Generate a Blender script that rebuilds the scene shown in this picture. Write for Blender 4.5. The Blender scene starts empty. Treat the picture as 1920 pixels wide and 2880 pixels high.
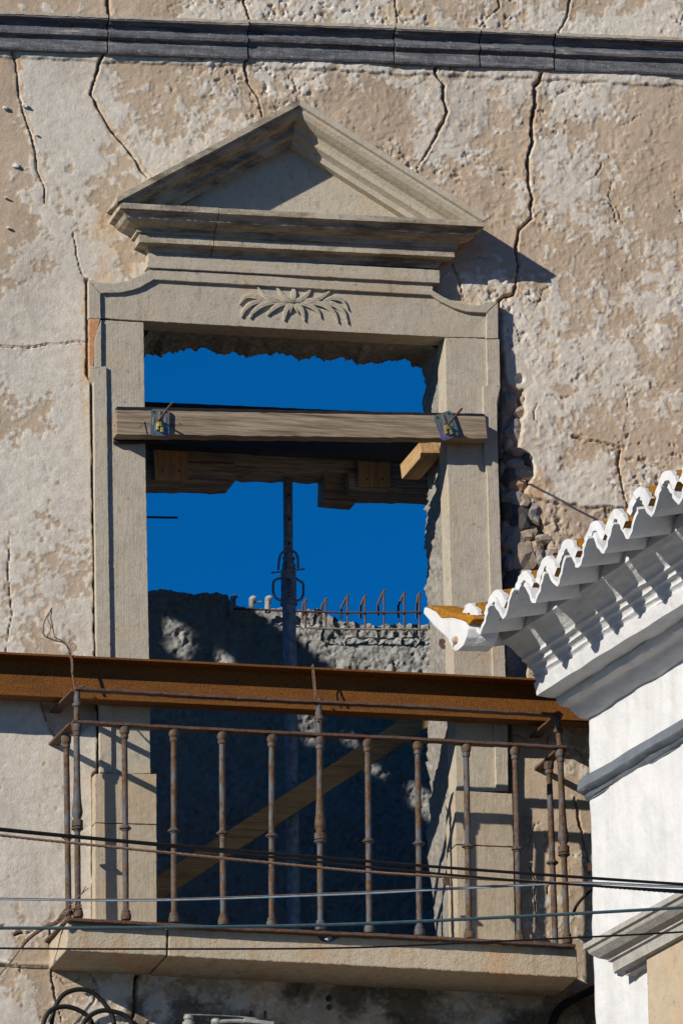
import bpy, bmesh, math, random
import numpy as np
from mathutils import Vector, Matrix

random.seed(7)
scene = bpy.context.scene
C = scene.collection
V = Vector

# ------------------------------------------------------------------ camera
FPX = 24000.0                      # focal length in photo pixels (1920 x 2880)
PSI, TH, ROLL = math.radians(14.0), math.radians(16.4), math.radians(-1.1)
DIST = 33.8
Fv = V((math.sin(PSI)*math.cos(TH), math.cos(PSI)*math.cos(TH), math.sin(TH)))
R0 = V((math.cos(PSI), -math.sin(PSI), 0)); U0 = R0.cross(Fv)
Rv = R0*math.cos(ROLL) + U0*math.sin(ROLL)
Uv = -R0*math.sin(ROLL) + U0*math.cos(ROLL)
TARGET = V((0.185, 0.0, 1.6 + DIST*math.sin(TH)))
CAM = TARGET - Fv*DIST
camd = bpy.data.cameras.new('Camera'); cam = bpy.data.objects.new('Camera', camd); C.objects.link(cam)
camd.sensor_fit = 'VERTICAL'; camd.sensor_height = 24.0; camd.sensor_width = 16.0
camd.lens = 24.0*FPX/2880.0
camd.clip_start = 0.5; camd.clip_end = 3000
cam.matrix_world = Matrix(((Rv.x, Uv.x, -Fv.x, CAM.x), (Rv.y, Uv.y, -Fv.y, CAM.y), (Rv.z, Uv.z, -Fv.z, CAM.z), (0, 0, 0, 1)))
scene.camera = cam

# ------------------------------------------------------------------ light
SUN = V((1.68, 1.0, -0.80)).normalized()          # direction the sunlight travels
w = bpy.data.worlds.new('World'); scene.world = w; w.use_nodes = True
nt = w.node_tree; bg = nt.nodes['Background']
sky = nt.nodes.new('ShaderNodeTexSky'); sky.sky_type = 'NISHITA'; sky.sun_disc = False
sky.sun_elevation = math.asin(-SUN.z); sky.sun_rotation = math.atan2(-SUN.x, -SUN.y)
sky.altitude = 1500; sky.air_density = 0.8; sky.dust_density = 0.0; sky.ozone_density = 5.0
tint = nt.nodes.new('ShaderNodeMix'); tint.data_type = 'RGBA'; tint.blend_type = 'MULTIPLY'
tint.inputs[0].default_value = 1.0; tint.inputs[7].default_value = (0.012, 0.66, 1.06, 1)
nt.links.new(sky.outputs[0], tint.inputs[6]); nt.links.new(tint.outputs[2], bg.inputs[0])
bg.inputs[1].default_value = 0.074
sl = bpy.data.lights.new('sun', 'SUN'); sun = bpy.data.objects.new('sun', sl); C.objects.link(sun)
sl.energy = 5.0; sl.angle = math.radians(0.53); sl.color = (1.0, 0.905, 0.775)
sun.rotation_euler = SUN.to_track_quat('-Z', 'Y').to_euler(); sun.location = (-20, -12, 25)
scene.view_settings.view_transform = 'Standard'; scene.view_settings.look = 'None'
scene.view_settings.exposure = 0.12; scene.view_settings.gamma = 1.0
scene.cycles.max_bounces = 5; scene.cycles.diffuse_bounces = 2; scene.cycles.glossy_bounces = 2
scene.render.resolution_x = 682; scene.render.resolution_y = 1024

# ------------------------------------------------------------------ helpers
def ray(u, v):
    return (Fv + Rv*((u-960)/FPX) + Uv*((1440-v)/FPX))
def P(u, v, y=0.0):
    """point of the place seen at photo pixel (u, v) at depth y from the facade plane"""
    d = ray(u, v); t = (y-CAM.y)/d.y
    return CAM + d*t
def PL(u, v, p0, n):
    d = ray(u, v); t = (p0-CAM).dot(n)/d.dot(n)
    return CAM + d*t
def project(x, y, z):
    dx, dy, dz = x-CAM.x, y-CAM.y, z-CAM.z
    r = dx*Rv.x+dy*Rv.y+dz*Rv.z; up = dx*Uv.x+dy*Uv.y+dz*Uv.z; f = dx*Fv.x+dy*Fv.y+dz*Fv.z
    return 960+FPX*r/f, 1440-FPX*up/f

def lerp(a, b, t): return a+(b-a)*t
def interp(pts, t, k=0):
    """pts sorted by [k]; returns the other coordinate"""
    xs = [p[k] for p in pts]; ys = [p[1-k] for p in pts]
    return np.interp(t, xs, ys)

class MB:
    def __init__(s): s.v = []; s.f = []; s.smooth = False
    def add(s, vs, fs):
        o = len(s.v); s.v += [tuple(p) for p in vs]; s.f += [tuple(i+o for i in f) for f in fs]
        return s
    def box8(s, p):          # p: 8 points, 0-3 one face, 4-7 opposite
        return s.add(p, [(0,3,2,1),(4,5,6,7),(0,1,5,4),(1,2,6,5),(2,3,7,6),(3,0,4,7)])
    def box(s, x0, x1, y0, y1, z0, z1):
        return s.box8([(x0,y0,z0),(x1,y0,z0),(x1,y1,z0),(x0,y1,z0),(x0,y0,z1),(x1,y0,z1),(x1,y1,z1),(x0,y1,z1)])
    def prism(s, front, back):
        n = len(front); fs = [tuple(range(n)), tuple(range(2*n-1, n-1, -1))]
        for i in range(n):
            j = (i+1) % n; fs.append((i, i+n, j+n, j))
        return s.add(list(front)+list(back), fs)
    def grid(s, rows, close=False):
        """rows: list of equal-length point lists"""
        m = len(rows[0]); fs = []
        for i in range(len(rows)-1):
            for j in range(m-1 if not close else m):
                k = (j+1) % m
                fs.append((i*m+j, i*m+k, (i+1)*m+k, (i+1)*m+j))
        return s.add([p for r in rows for p in r], fs)
    def tube(s, pts, r, seg=10, caps=True, rfun=None):
        pts = [V(p) for p in pts]; n = len(pts); rows = []
        t = (pts[1]-pts[0]).normalized()
        a = t.orthogonal().normalized(); b = t.cross(a)
        for i in range(n):
            t2 = (pts[min(i+1, n-1)]-pts[max(i-1, 0)]).normalized()
            q = t.rotation_difference(t2); a = q @ a; b = q @ b; t = t2
            rr = rfun(i/(n-1)) if rfun else (r[i] if isinstance(r, (list, tuple)) else r)
            rows.append([pts[i]+a*rr*math.cos(2*math.pi*k/seg)+b*rr*math.sin(2*math.pi*k/seg) for k in range(seg)])
        o = len(s.v); s.grid(rows, close=True)
        if caps:
            s.f.append(tuple(o+k for k in range(seg-1, -1, -1)))
            s.f.append(tuple(o+(n-1)*seg+k for k in range(seg)))
        s.smooth = True
        return s
    def lathe(s, a, b, prof, seg=14):
        """profile [(t along a->b, radius)]"""
        a = V(a); b = V(b); ax = (b-a).normalized(); e = ax.orthogonal().normalized(); g = ax.cross(e)
        rows = [[a.lerp(b, t)+e*r*math.cos(2*math.pi*k/seg)+g*r*math.sin(2*math.pi*k/seg) for k in range(seg)] for t, r in prof]
        o = len(s.v); s.grid(rows, close=True)
        s.f.append(tuple(o+k for k in range(seg-1, -1, -1)))
        s.f.append(tuple(o+(len(rows)-1)*seg+k for k in range(seg)))
        s.smooth = True
        return s
    def build(s, name, mat, parent=None, smooth=None, bevel=0, fix=True):
        me = bpy.data.meshes.new(name); off = parent_loc(parent)
        me.from_pydata([(p[0]-off.x, p[1]-off.y, p[2]-off.z) for p in s.v], [], s.f)
        if fix:
            bm = bmesh.new(); bm.from_mesh(me); bmesh.ops.recalc_face_normals(bm, faces=bm.faces); bm.to_mesh(me); bm.free()
        sm = s.smooth if smooth is None else smooth
        if sm:
            me.polygons.foreach_set('use_smooth', [True]*len(me.polygons))
            try: me.set_sharp_from_angle(angle=math.radians(42))
            except Exception: pass
        me.materials.append(mat); me.update()
        o = bpy.data.objects.new(name, me); C.objects.link(o)
        if parent: o.parent = parent
        if bevel:
            m = o.modifiers.new('bevel', 'BEVEL'); m.width = bevel; m.segments = 2; m.limit_method = 'ANGLE'; m.angle_limit = math.radians(35)
        return o

LOC = {}
def parent_loc(p):
    t = V((0, 0, 0))
    while p is not None:
        t += p.location; p = p.parent
    return t
def thing(name, label, cat, loc=(0, 0, 0), group=None):
    o = bpy.data.objects.new(name, None); C.objects.link(o); o.location = loc; o.empty_display_size = 0.1
    o['label'] = label; o['category'] = cat
    if group: o['group'] = group
    return o
def part(name, parent, loc=None):
    o = bpy.data.objects.new(name, None); C.objects.link(o); o.parent = parent; o.empty_display_size = 0.05
    return o
def tag(o, label, cat, group=None):
    o['label'] = label; o['category'] = cat
    if group: o['group'] = group
    return o

_clouds = {}
def weather(o, voxel=0.006, amount=0.004, size=0.03):
    """weathered masonry: closed solid re-meshed and roughened, so edges are chipped"""
    r = o.modifiers.new('remesh', 'REMESH'); r.mode = 'VOXEL'; r.voxel_size = voxel; r.use_smooth_shade = True
    if size not in _clouds:
        t = bpy.data.textures.new('clouds%g' % size, 'CLOUDS'); t.noise_scale = size; t.noise_depth = 3; _clouds[size] = t
    d = o.modifiers.new('wear', 'DISPLACE'); d.texture = _clouds[size]; d.texture_coords = 'GLOBAL'; d.strength = amount; d.mid_level = 0.5
    return o

# --- numpy value noise
def _vn(x, y, seed):
    xi = np.floor(x).astype(np.int64); yi = np.floor(y).astype(np.int64); fx = x-xi; fy = y-yi
    fx = fx*fx*fx*(fx*(fx*6-15)+10); fy = fy*fy*fy*(fy*(fy*6-15)+10)
    def h(a, b):
        n = (a*374761393 + b*668265263 + seed*1442695041) & 0xffffffff
        n = ((n ^ (n >> 13))*1274126177) & 0xffffffff
        n = ((n ^ (n >> 16))*2246822519) & 0xffffffff
        return ((n ^ (n >> 15)) & 0xffff)/65535.0
    return (h(xi, yi)*(1-fx)+h(xi+1, yi)*fx)*(1-fy)+(h(xi, yi+1)*(1-fx)+h(xi+1, yi+1)*fx)*fy
def fbm(x, y, scale, octv=4, seed=1, gain=0.5):
    s = 0; a = 1; t = 0; f = 1.0/scale
    for i in range(octv):
        s = s+a*_vn(x*f+i*17.3, y*f+i*9.1, seed+i*31); t += a; a *= gain; f *= 2.03
    return s/t
def sstep(a, b, x):
    t = np.clip((x-a)/(b-a), 0, 1); return t*t*(3-2*t)
def in_poly(u, v, poly):
    ins = np.zeros(u.shape, bool); n = len(poly); j = n-1
    for i in range(n):
        xi, yi = poly[i]; xj, yj = poly[j]
        c = ((yi > v) != (yj > v)) & (u < (xj-xi)*(v-yi)/((yj-yi) if yj != yi else 1e-9)+xi)
        ins ^= c; j = i
    return ins
def seg_dist(u, v, pts):
    """distance to polyline and running parameter"""
    best = np.full(u.shape, 1e9); par = np.zeros(u.shape)
    n = len(pts)-1
    for i in range(n):
        ax, ay = pts[i]; bx, by = pts[i+1]; dx, dy = bx-ax, by-ay; L = dx*dx+dy*dy+1e-9
        t = np.clip(((u-ax)*dx+(v-ay)*dy)/L, 0, 1)
        d = np.hypot(u-ax-t*dx, v-ay-t*dy); m = d < best
        best = np.where(m, d, best); par = np.where(m, (i+t)/n, par)
    return best, par
def poly_signed(u, v, poly):
    d, _ = seg_dist(u, v, list(poly)+[poly[0]])
    return np.where(in_poly(u, v, poly), d, -d)        # >0 inside, pixels

def fast_mesh(name, co, quads, mat, parent=None, smooth=True, attrs=None):
    off = parent_loc(parent)
    me = bpy.data.meshes.new(name); n = len(co); m = len(quads)
    me.vertices.add(n); me.vertices.foreach_set('co', (co-np.array([off.x, off.y, off.z])).astype(np.float32).ravel())
    me.loops.add(m*4); me.loops.foreach_set('vertex_index', quads.astype(np.int32).ravel())
    me.polygons.add(m); me.polygons.foreach_set('loop_start', np.arange(0, m*4, 4, dtype=np.int32))
    try: me.polygons.foreach_set('loop_total', np.full(m, 4, np.int32))
    except Exception: pass
    if smooth: me.polygons.foreach_set('use_smooth', np.ones(m, bool))
    for k, a in (attrs or {}).items():
        at = me.attributes.new(k, 'FLOAT', 'POINT'); at.data.foreach_set('value', a.astype(np.float32).ravel())
    me.materials.append(mat); me.update(calc_edges=True); me.validate()
    o = bpy.data.objects.new(name, me); C.objects.link(o)
    if parent: o.parent = parent
    return o

# ------------------------------------------------------------------ materials
class NT:
    def __init__(s, name):
        s.m = bpy.data.materials.new(name); s.m.use_nodes = True; s.t = s.m.node_tree
        s.b = s.t.nodes['Principled BSDF']; s.pos = s.n('ShaderNodeNewGeometry').outputs['Position']
    def n(s, k, **kw):
        x = s.t.nodes.new(k)
        for a, b in kw.items(): setattr(x, a, b)
        return x
    def l(s, a, b): s.t.links.new(a, b)
    def mapped(s, sc=(1, 1, 1), rot=(0, 0, 0)):
        m = s.n('ShaderNodeMapping'); s.l(s.pos, m.inputs[0]); m.inputs['Scale'].default_value = sc; m.inputs['Rotation'].default_value = rot
        return m.outputs[0]
    def noise(s, scale, detail=5, rough=0.55, vec=None, dist=0.0):
        x = s.n('ShaderNodeTexNoise'); x.inputs['Scale'].default_value = scale; x.inputs['Detail'].default_value = detail
        x.inputs['Roughness'].default_value = rough; x.inputs['Distortion'].default_value = dist
        s.l(vec if vec is not None else s.pos, x.inputs['Vector']); return x.outputs['Fac']
    def ramp(s, fac, stops, interp='LINEAR'):
        x = s.n('ShaderNodeValToRGB'); x.color_ramp.interpolation = interp; e = x.color_ramp.elements
        while len(e) < len(stops): e.new(0.5)
        for q, (p, c) in zip(e, stops):
            q.position = p; q.color = (c, c, c, 1) if isinstance(c, (int, float)) else (*c, 1)
        s.l(fac, x.inputs[0]); return x.outputs[0]
    def mix(s, fac, a, b, mode='MIX'):
        x = s.n('ShaderNodeMix', data_type='RGBA', blend_type=mode)
        for i, q in ((0, fac), (6, a), (7, b)):
            if isinstance(q, (int, float)): x.inputs[i].default_value = q
            elif isinstance(q, tuple): x.inputs[i].default_value = (*q, 1)
            else: s.l(q, x.inputs[i])
        return x.outputs[2]
    def attr(s, name): return s.n('ShaderNodeAttribute', attribute_name=name).outputs['Fac']
    def math(s, op, a, b=0.0):
        x = s.n('ShaderNodeMath', operation=op)
        for i, q in ((0, a), (1, b)):
            if isinstance(q, (int, float)): x.inputs[i].default_value = q
            else: s.l(q, x.inputs[i])
        return x.outputs[0]
    def bump(s, *hs):
        prev = None
        for h, strength, dist in hs:
            x = s.n('ShaderNodeBump'); x.inputs['Strength'].default_value = strength; x.inputs['Distance'].default_value = dist
            s.l(h, x.inputs['Height'])
            if prev: s.l(prev, x.inputs['Normal'])
            prev = x.outputs[0]
        s.l(prev, s.b.inputs['Normal'])
    def done(s, col, rough=0.9, metal=0.0, spec=0.3):
        if isinstance(col, tuple): s.b.inputs['Base Color'].default_value = (*col, 1)
        else: s.l(col, s.b.inputs['Base Color'])
        if isinstance(rough, (int, float)): s.b.inputs['Roughness'].default_value = rough
        else: s.l(rough, s.b.inputs['Roughness'])
        s.b.inputs['Metallic'].default_value = metal; s.b.inputs['Specular IOR Level'].default_value = spec
        return s.m

def m_plaster():
    n = NT('old_lime_plaster')
    f = n.noise(140, 6, .6); g = n.noise(28, 6, .65); big = n.noise(3.2, 5, .6)
    ochre = n.ramp(big, [(.3, (.35, .265, .185)), (.5, (.43, .34, .245)), (.72, (.49, .40, .305))])
    ochre = n.mix(n.ramp(g, [(.35, 0.0), (.7, .55)]), ochre, (.52, .44, .35))
    white = n.ramp(g, [(.3, (.50, .45, .375)), (.55, (.585, .55, .485)), (.75, (.65, .63, .59))])
    wm = n.math('ADD', n.attr('white'), n.math('MULTIPLY', n.math('SUBTRACT', f, .5), .9))
    c = n.mix(n.ramp(wm, [(.25, 0.0), (.75, 1.0)]), ochre, white)
    c = n.mix(n.attr('warm'), c, n.mix(g, (.50, .33, .18), (.62, .46, .30)))
    c = n.mix(n.attr('rubble'), c, n.ramp(n.noise(22, 6, .7), [(.3, (.20, .15, .11)), (.5, (.40, .32, .25)), (.72, (.50, .42, .35))]))
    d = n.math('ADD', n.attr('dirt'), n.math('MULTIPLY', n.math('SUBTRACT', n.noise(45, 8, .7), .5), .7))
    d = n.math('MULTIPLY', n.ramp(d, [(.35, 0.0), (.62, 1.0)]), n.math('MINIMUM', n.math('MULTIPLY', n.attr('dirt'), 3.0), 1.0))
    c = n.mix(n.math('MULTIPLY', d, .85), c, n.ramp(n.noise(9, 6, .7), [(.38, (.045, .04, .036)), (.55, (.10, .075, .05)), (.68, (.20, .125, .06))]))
    c = n.mix(n.ramp(n.noise(1.0, 6, .65, n.mapped((2.4, 2.4, 1.1))), [(.50, 0.0), (.72, .42)]), c, (.27, .215, .165))
    c = n.mix(n.ramp(n.noise(230, 3, .6), [(.30, .45), (.42, 0.0)]), c, (.20, .155, .115))
    n.bump((f, .5, .004), (n.noise(75, 4, .6), .22, .005))
    return n.done(c, .95, spec=.15)

def m_stone(name='limestone', a=(.36, .325, .26), b=(.475, .435, .36), warm=(.42, .29, .15), wm=.55, comb='z', dark=.0):
    n = NT(name)
    sc = {'z': (150, 150, 7), 'x': (60, 150, 130), '0': (90, 90, 90)}[comb]
    st = n.noise(1.0, 3, .6, n.mapped(sc))
    g = n.noise(18, 7, .65); f = n.noise(210, 4, .6)
    c = n.ramp(g, [(.28, a), (.5, lerp3(a, b, .55)), (.72, b)])
    c = n.mix(n.ramp(n.noise(4.5, 6, .65), [(.54, 0.0), (.72, wm)]), c, warm)
    rnd = n.n('ShaderNodeObjectInfo').outputs['Random']
    c = n.mix(n.math('MULTIPLY', rnd, .22), c, lerp3(warm, b, .55))
    c = n.mix(n.ramp(n.noise(1.0, 6, .7, n.mapped((22, 22, 3))), [(.58, 0.0), (.76, .55)]), c, lerp3(a, (.06, .05, .04), .65))
    c = n.mix(n.ramp(f, [(.3, .35), (.5, 0.0)]), c, lerp3(a, (0, 0, 0), .45))
    c = n.mix(n.ramp(n.noise(34, 8, .75), [(.57, 0.0), (.72, .7)]), c, (.10, .09, .078))
    if name == 'balcony_limestone': c = n.mix(n.ramp(n.noise(1.0, 4, .6, n.mapped((13, 13, 1.3))), [(.56, 0.0), (.70, .7)]), c, (.36, .19, .075))
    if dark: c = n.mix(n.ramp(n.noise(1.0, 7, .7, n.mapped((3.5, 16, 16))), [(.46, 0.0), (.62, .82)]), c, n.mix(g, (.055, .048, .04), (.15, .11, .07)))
    k_ = 1.7 if name == 'balcony_limestone' else 1.0
    n.bump((st, .32*k_, .004), (f, .45*k_, .003), (n.noise(48, 6, .6), .4*k_, .006))
    return n.done(c, .92, spec=.15)
def lerp3(a, b, t): return tuple(x+(y-x)*t for x, y in zip(a, b))

def m_cornice():
    n = NT('blackened_painted_stone')
    g = n.noise(1.0, 7, .7, n.mapped((5, 40, 40)))
    c = n.ramp(g, [(.30, (.035, .037, .043)), (.48, (.10, .105, .118)), (.60, (.16, .165, .18)), (.68, (.38, .33, .27))])
    c = n.mix(n.ramp(n.noise(95, 5, .7), [(.60, 0.0), (.68, .8)]), c, (.45, .42, .39))
    n.bump((n.noise(150, 5, .6), .5, .004), (n.noise(30, 5, .6), .5, .01))
    return n.done(c, .75, spec=.3)

def m_concrete(name='sprayed_concrete', a=(.25, .26, .265), b=(.41, .42, .42), bump=1.0):
    n = NT(name)
    g = n.noise(40, 8, .7); c = n.ramp(g, [(.3, a), (.7, b)])
    n.bump((g, .6*bump, .012), (n.noise(200, 4, .6), .5, .004))
    return n.done(c, .96, spec=.1)

def m_rust(name, base, hi, blue=0.0, scale=60):
    n = NT(name)
    g = n.noise(scale, 7, .7); c = n.ramp(g, [(.3, base), (.52, lerp3(base, hi, .5)), (.7, hi)])
    if name.startswith('orange'): c = n.mix(n.ramp(n.noise(1.0, 6, .7, n.mapped((4, 20, 14))), [(.48, 0.0), (.72, .6)]), c, (.06, .022, .006))
    if blue: c = n.mix(n.ramp(n.noise(1, 6, .7, n.mapped((40, 40, 14))), [(.47, 0.0), (.58, blue)]), c, (.085, .115, .145))
    n.bump((n.noise(170, 5, .7), .6, .003), (g, .5, .004))
    return n.done(c, .72, spec=.35)

def m_wood(name, a, b, d, axis='x', s=1.0):
    n = NT(name)
    sc = {'x': (3*s, 70*s, 70*s), 'y': (70*s, 3*s, 70*s), 'z': (70*s, 70*s, 3*s)}[axis]
    g = n.noise(1.0, 6, .65, n.mapped(sc), dist=.15); f = n.noise(1.0, 4, .6, n.mapped(tuple(q*5 for q in sc)))
    c = n.ramp(g, [(.3, d), (.48, a), (.7, b)]); c = n.mix(n.ramp(f, [(.35, .5), (.55, 0.0)]), c, d)
    n.bump((g, .6, .005), (f, .5, .002))
    return n.done(c, .85, spec=.2)

def m_simple(name, col, rough=.6, metal=0., var=.25, scale=60, bump=.3, spec=.3):
    n = NT(name); g = n.noise(scale, 5, .6)
    c = n.ramp(g, [(.3, lerp3(col, (0, 0, 0), var)), (.7, lerp3(col, tuple(min(1, q*1.3+.01) for q in col), var*1.5))])
    if bump: n.bump((n.noise(scale*2.5, 4, .6), bump, .003))
    return n.done(c, rough, metal, spec)

def m_white():
    n = NT('whitewashed_render')
    g = n.noise(7, 6, .6); c = n.ramp(g, [(.3, (.52, .545, .57)), (.6, (.59, .605, .625))])
    c = n.mix(n.ramp(n.noise(1.0, 6, .65, n.mapped((14, 14, 1.1))), [(.50, 0.0), (.72, .38)]), c, (.42, .42, .41))
    c = n.mix(n.ramp(n.noise(120, 6, .7), [(.66, 0.0), (.76, .5)]), c, (.40, .38, .35))
    n.bump((n.noise(55, 5, .6), .35, .006), (n.noise(12, 5, .55), .5, .02))
    return n.done(c, .85, spec=.2)

def m_lichen():
    n = NT('lichen_covered_clay_tile')
    g = n.noise(38, 7, .7)
    c = n.ramp(g, [(.30, (.16, .065, .03)), (.42, (.30, .13, .055)), (.50, (.36, .165, .012)), (.66, (.46, .24, .015)), (.76, (.10, .055, .02))])
    n.bump((g, .9, .012), (n.noise(160, 5, .7), .7, .004))
    return n.done(c, .95, spec=.1)

def m_zinc():
    n = NT('iridescent_zinc_plate')
    c = n.ramp(n.noise(24, 2, .5), [(.28, (.20, .155, .28)), (.45, (.145, .15, .26)), (.56, (.13, .22, .19)), (.66, (.26, .21, .17)), (.75, (.22, .17, .24))])
    n.bump((n.noise(90, 3, .5), .15, .003))
    return n.done(c, .38, .55, .5)

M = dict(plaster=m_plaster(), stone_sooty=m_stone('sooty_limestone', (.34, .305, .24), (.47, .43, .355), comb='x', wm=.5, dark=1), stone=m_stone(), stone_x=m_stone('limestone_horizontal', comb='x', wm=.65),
         stone_fine=m_stone('carved_limestone', (.42, .385, .31), (.52, .48, .40), wm=.6, comb='0'),
         stone_warm=m_stone('warm_limestone', (.34, .29, .215), (.46, .40, .31), (.46, .28, .12), .6, 'z'),
         slab=m_stone('balcony_limestone', (.37, .32, .24), (.50, .45, .36), (.45, .24, .09), .85, 'x'),
         stone_gray=m_stone('grey_weathered_stone', (.25, .245, .23), (.40, .395, .375), (.30, .25, .16), .3, '0'),
         cornice=m_cornice(), concrete=m_concrete(), mortar=m_concrete('rough_mortar', (.16, .155, .14), (.36, .345, .31)),
         beam=m_rust('orange_rusted_steel', (.05, .017, .003), (.27, .098, .004), 0, 130),
         iron=m_rust('rusty_painted_iron', (.022, .014, .011), (.17, .092, .042), .75, 48),
         rust=m_rust('dark_rusty_iron', (.045, .022, .016), (.16, .08, .045), .25, 90),
         wire=m_rust('rusty_wire', (.07, .04, .028), (.22, .13, .085), 0, 120),
         rebar=m_rust('rusty_rebar', (.05, .032, .026), (.16, .10, .075), 0, 140),
         wood=m_wood('weathered_plank_wood', (.27, .215, .155), (.42, .345, .26), (.08, .057, .04)),
         oldwood=m_wood('old_painted_timber', (.34, .27, .20), (.62, .57, .50), (.10, .065, .04)),
         newwood=m_wood('fresh_sawn_timber', (.46, .31, .16), (.58, .41, .22), (.28, .16, .07), 'y'),
         newwood_z=m_wood('pine_cleat_wood', (.52, .33, .16), (.62, .42, .21), (.28, .15, .06), 'z'),
         brace=m_wood('brown_brace_board', (.40, .25, .115), (.52, .33, .16), (.22, .12, .05)),
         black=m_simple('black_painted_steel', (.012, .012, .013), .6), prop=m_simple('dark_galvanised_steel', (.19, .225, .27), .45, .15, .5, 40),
         cable=m_simple('black_cable', (.007, .007, .008), .6, bump=0), cable_blue=m_simple('blue_green_cable', (.055, .105, .125), .4, bump=0),
         cable_light=m_simple('pale_blue_cable', (.30, .42, .52), .4, bump=0), cable_brown=m_simple('brown_cable', (.22, .14, .10), .5, bump=0),
         white=m_white(), lichen=m_lichen(), bluegray=m_simple('blue_grey_paint', (.125, .150, .180), .8, 0, .25, 14, .8),
         zinc=m_zinc(), gold=m_simple('yellow_passivated_steel', (.62, .50, .17), .35, .6, .4, 30, .2), pale=m_simple('pale_lime', (.62, .60, .57), .9), terracotta=m_simple('orange_clay', (.50, .27, .14), .9, 0, .3, 50, .6),
         pipe=m_simple('grey_plastic', (.30, .31, .31), .5), straw=m_simple('dry_straw', (.50, .40, .25), .9),
         street=m_simple('street_asphalt', (.055, .053, .05), .9, 0, .3, 3, .3), clayfill=m_simple('clay_mortar', (.40, .30, .22), .95, 0, .5, 90, .9))

# ================================================================== SETTING
g = MB().add([(-300, -300, 0), (300, -300, 0), (300, 300, 0), (-300, 300, 0)], [(0, 1, 2, 3)]).build('ground', M['street'])
g['kind'] = 'structure'
# ================================================================== DERELICT FACADE
zb = P(830, 2600, 0).z
FAC = thing('derelict_facade', 'cracked ochre and whitish lime plaster facade of the roofless old building', 'building', (0, 0, 0))
# opening edges in photo pixels (outer edges of the stone surround)
JL_OUT = [(249, 894), (252, 1060), (263, 1075), (266, 1330), (272, 1843), (281, 2000), (281, 2165), (268, 2175), (267, 2590)]
JR_OUT = [(1404.5, 951), (1407.7, 1116), (1400, 1290), (1406, 1412), (1412.7, 1667), (1427, 2049), (1428.5, 2225), (1440, 2235), (1447, 2640)]
S1 = .612244; S2 = .612244
def zz(pts, ox, oy, s): return [(ox+x*s, oy+y*s) for x, y in pts]
cracks = [
 (zz([(0,190),(45,215),(75,290),(85,400),(105,500),(135,590),(165,690),(175,780),(205,860),(205,930)], 0, 0, S1), 2.6),
 (zz([(495,-20),(500,60),(510,90),(495,160),(490,215),(455,290),(435,380),(420,430),(455,500),(500,580),(560,650),(620,730),(655,790),(680,815)], 0, 0, S1), 4.6),
 (zz([(1115,-20),(1135,70),(1150,120),(1150,220),(1120,300),(1140,380),(1180,440),(1205,530)], 0, 0, S1), 4.0),
 (zz([(430,300),(430,345),(470,390),(465,450),(485,520),(450,590),(410,670),(345,775)], 960, 0, S2), 4.4),
 (zz([(915,340),(910,375),(885,400),(890,480),(870,560),(875,650),(855,720),(855,830),(870,920),(870,1000),(810,1060),(800,1130)], 960, 0, S2)
  + zz([(1010,450),(1035,620),(1010,750),(1000,860),(985,930),(880,955),(820,1000),(830,1080)], 1180, 580, .26786), 5.2),
 (zz([(1052,-20),(1035,80),(995,150)], 960, 0, S2), 2.6),
 (zz([(250,-20),(250,110)], 960, 0, S2), 2.2), (zz([(720,-20),(722,40),(632,120)], 960, 0, S2), 1.6),
 (zz([(1290,965),(1420,990),(1540,1020),(1530,1080),(1530,1150),(1560,1276)], 900, 700, .5485)
  + zz([(1225,80),(1240,150),(1270,230)], 1100, 1300, .523), 2.8),
 ([(0, 973), (70, 975), (150, 968), (245, 960)], 1.8),
 (zz([(240,1590),(265,1700),(270,1830),(310,1950),(340,2030),(360,2150),(400,2340),(430,2520)], 1560, 1880, .2296), 2.2),
 (zz([(745,700),(748,860),(770,1250),(780,1420),(800,1620),(840,1800),(880,1920),(910,2080),(915,2300)], 0, 2480, .1913), 2.6),
 ([(386, 2735), (380, 2790), (378, 2850), (372, 2900)], 6.0),
 (zz([(0,650),(45,640),(60,625)], 0, 2480, .1913), 3.0), (zz([(215,765),(310,740),(400,750),(490,715)], 0, 2480, .1913), 4.0),
 (zz([(190,450),(215,540),(250,612)], 0, 1700, .6122), 2.4),
 (zz([(340,600),(375,690),(420,780),(440,860),(460,980)], 1180, 580, .26786), 2.2),
 (zz([(850,330),(960,320),(1040,370),(1060,330)], 1140, 1960, .3316), 1.5), (zz([(1210,420),(1215,350),(1250,310)], 1140, 1960, .3316), 1.6),
 (zz([(1050,1450),(1100,1560),(1085,1700),(1110,1850),(1125,2000)], 1140, 1960, .3316), 1.5),
 ([(30, 1500), (22, 1620), (34, 1720), (18, 1840)], 1.0), ([(205, 640), (216, 720), (232, 770), (248, 790)], 1.3), ([(820, 222), (838, 262), (832, 300)], 1.2),
]
# small random hairline cracks on the rougher right-hand side and the lower wall
rr = random.Random(3)
for i in range(30):
    u0, v0 = (rr.uniform(1400, 1900), rr.uniform(240, 1350)) if i < 12 else ((rr.uniform(0, 330), rr.uniform(2720, 2880)) if i < 22 else (rr.uniform(1440, 1640), rr.uniform(2050, 2640)))
    a = rr.uniform(0, 6.28); pts = [(u0, v0)]
    for k in range(rr.randint(3, 6)):
        a += rr.uniform(-.8, .8); pts.append((pts[-1][0]+rr.uniform(10, 22)*math.cos(a), pts[-1][1]+rr.uniform(10, 22)*math.sin(a)))
    cracks.append((pts, rr.uniform(.4, 1.0)))
gap_l = [(246, 788), (247, 900), (247, 1050), (260, 1072), (264, 1330), (270, 1843), (279, 2000), (279, 2165), (266, 2178), (265, 2590)]
gap_r = [(1402, 850), (1406, 950), (1412, 1116), (1406, 1290), (1412, 1412), (1419, 1667), (1433, 2049), (1435, 2225)]
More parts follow.
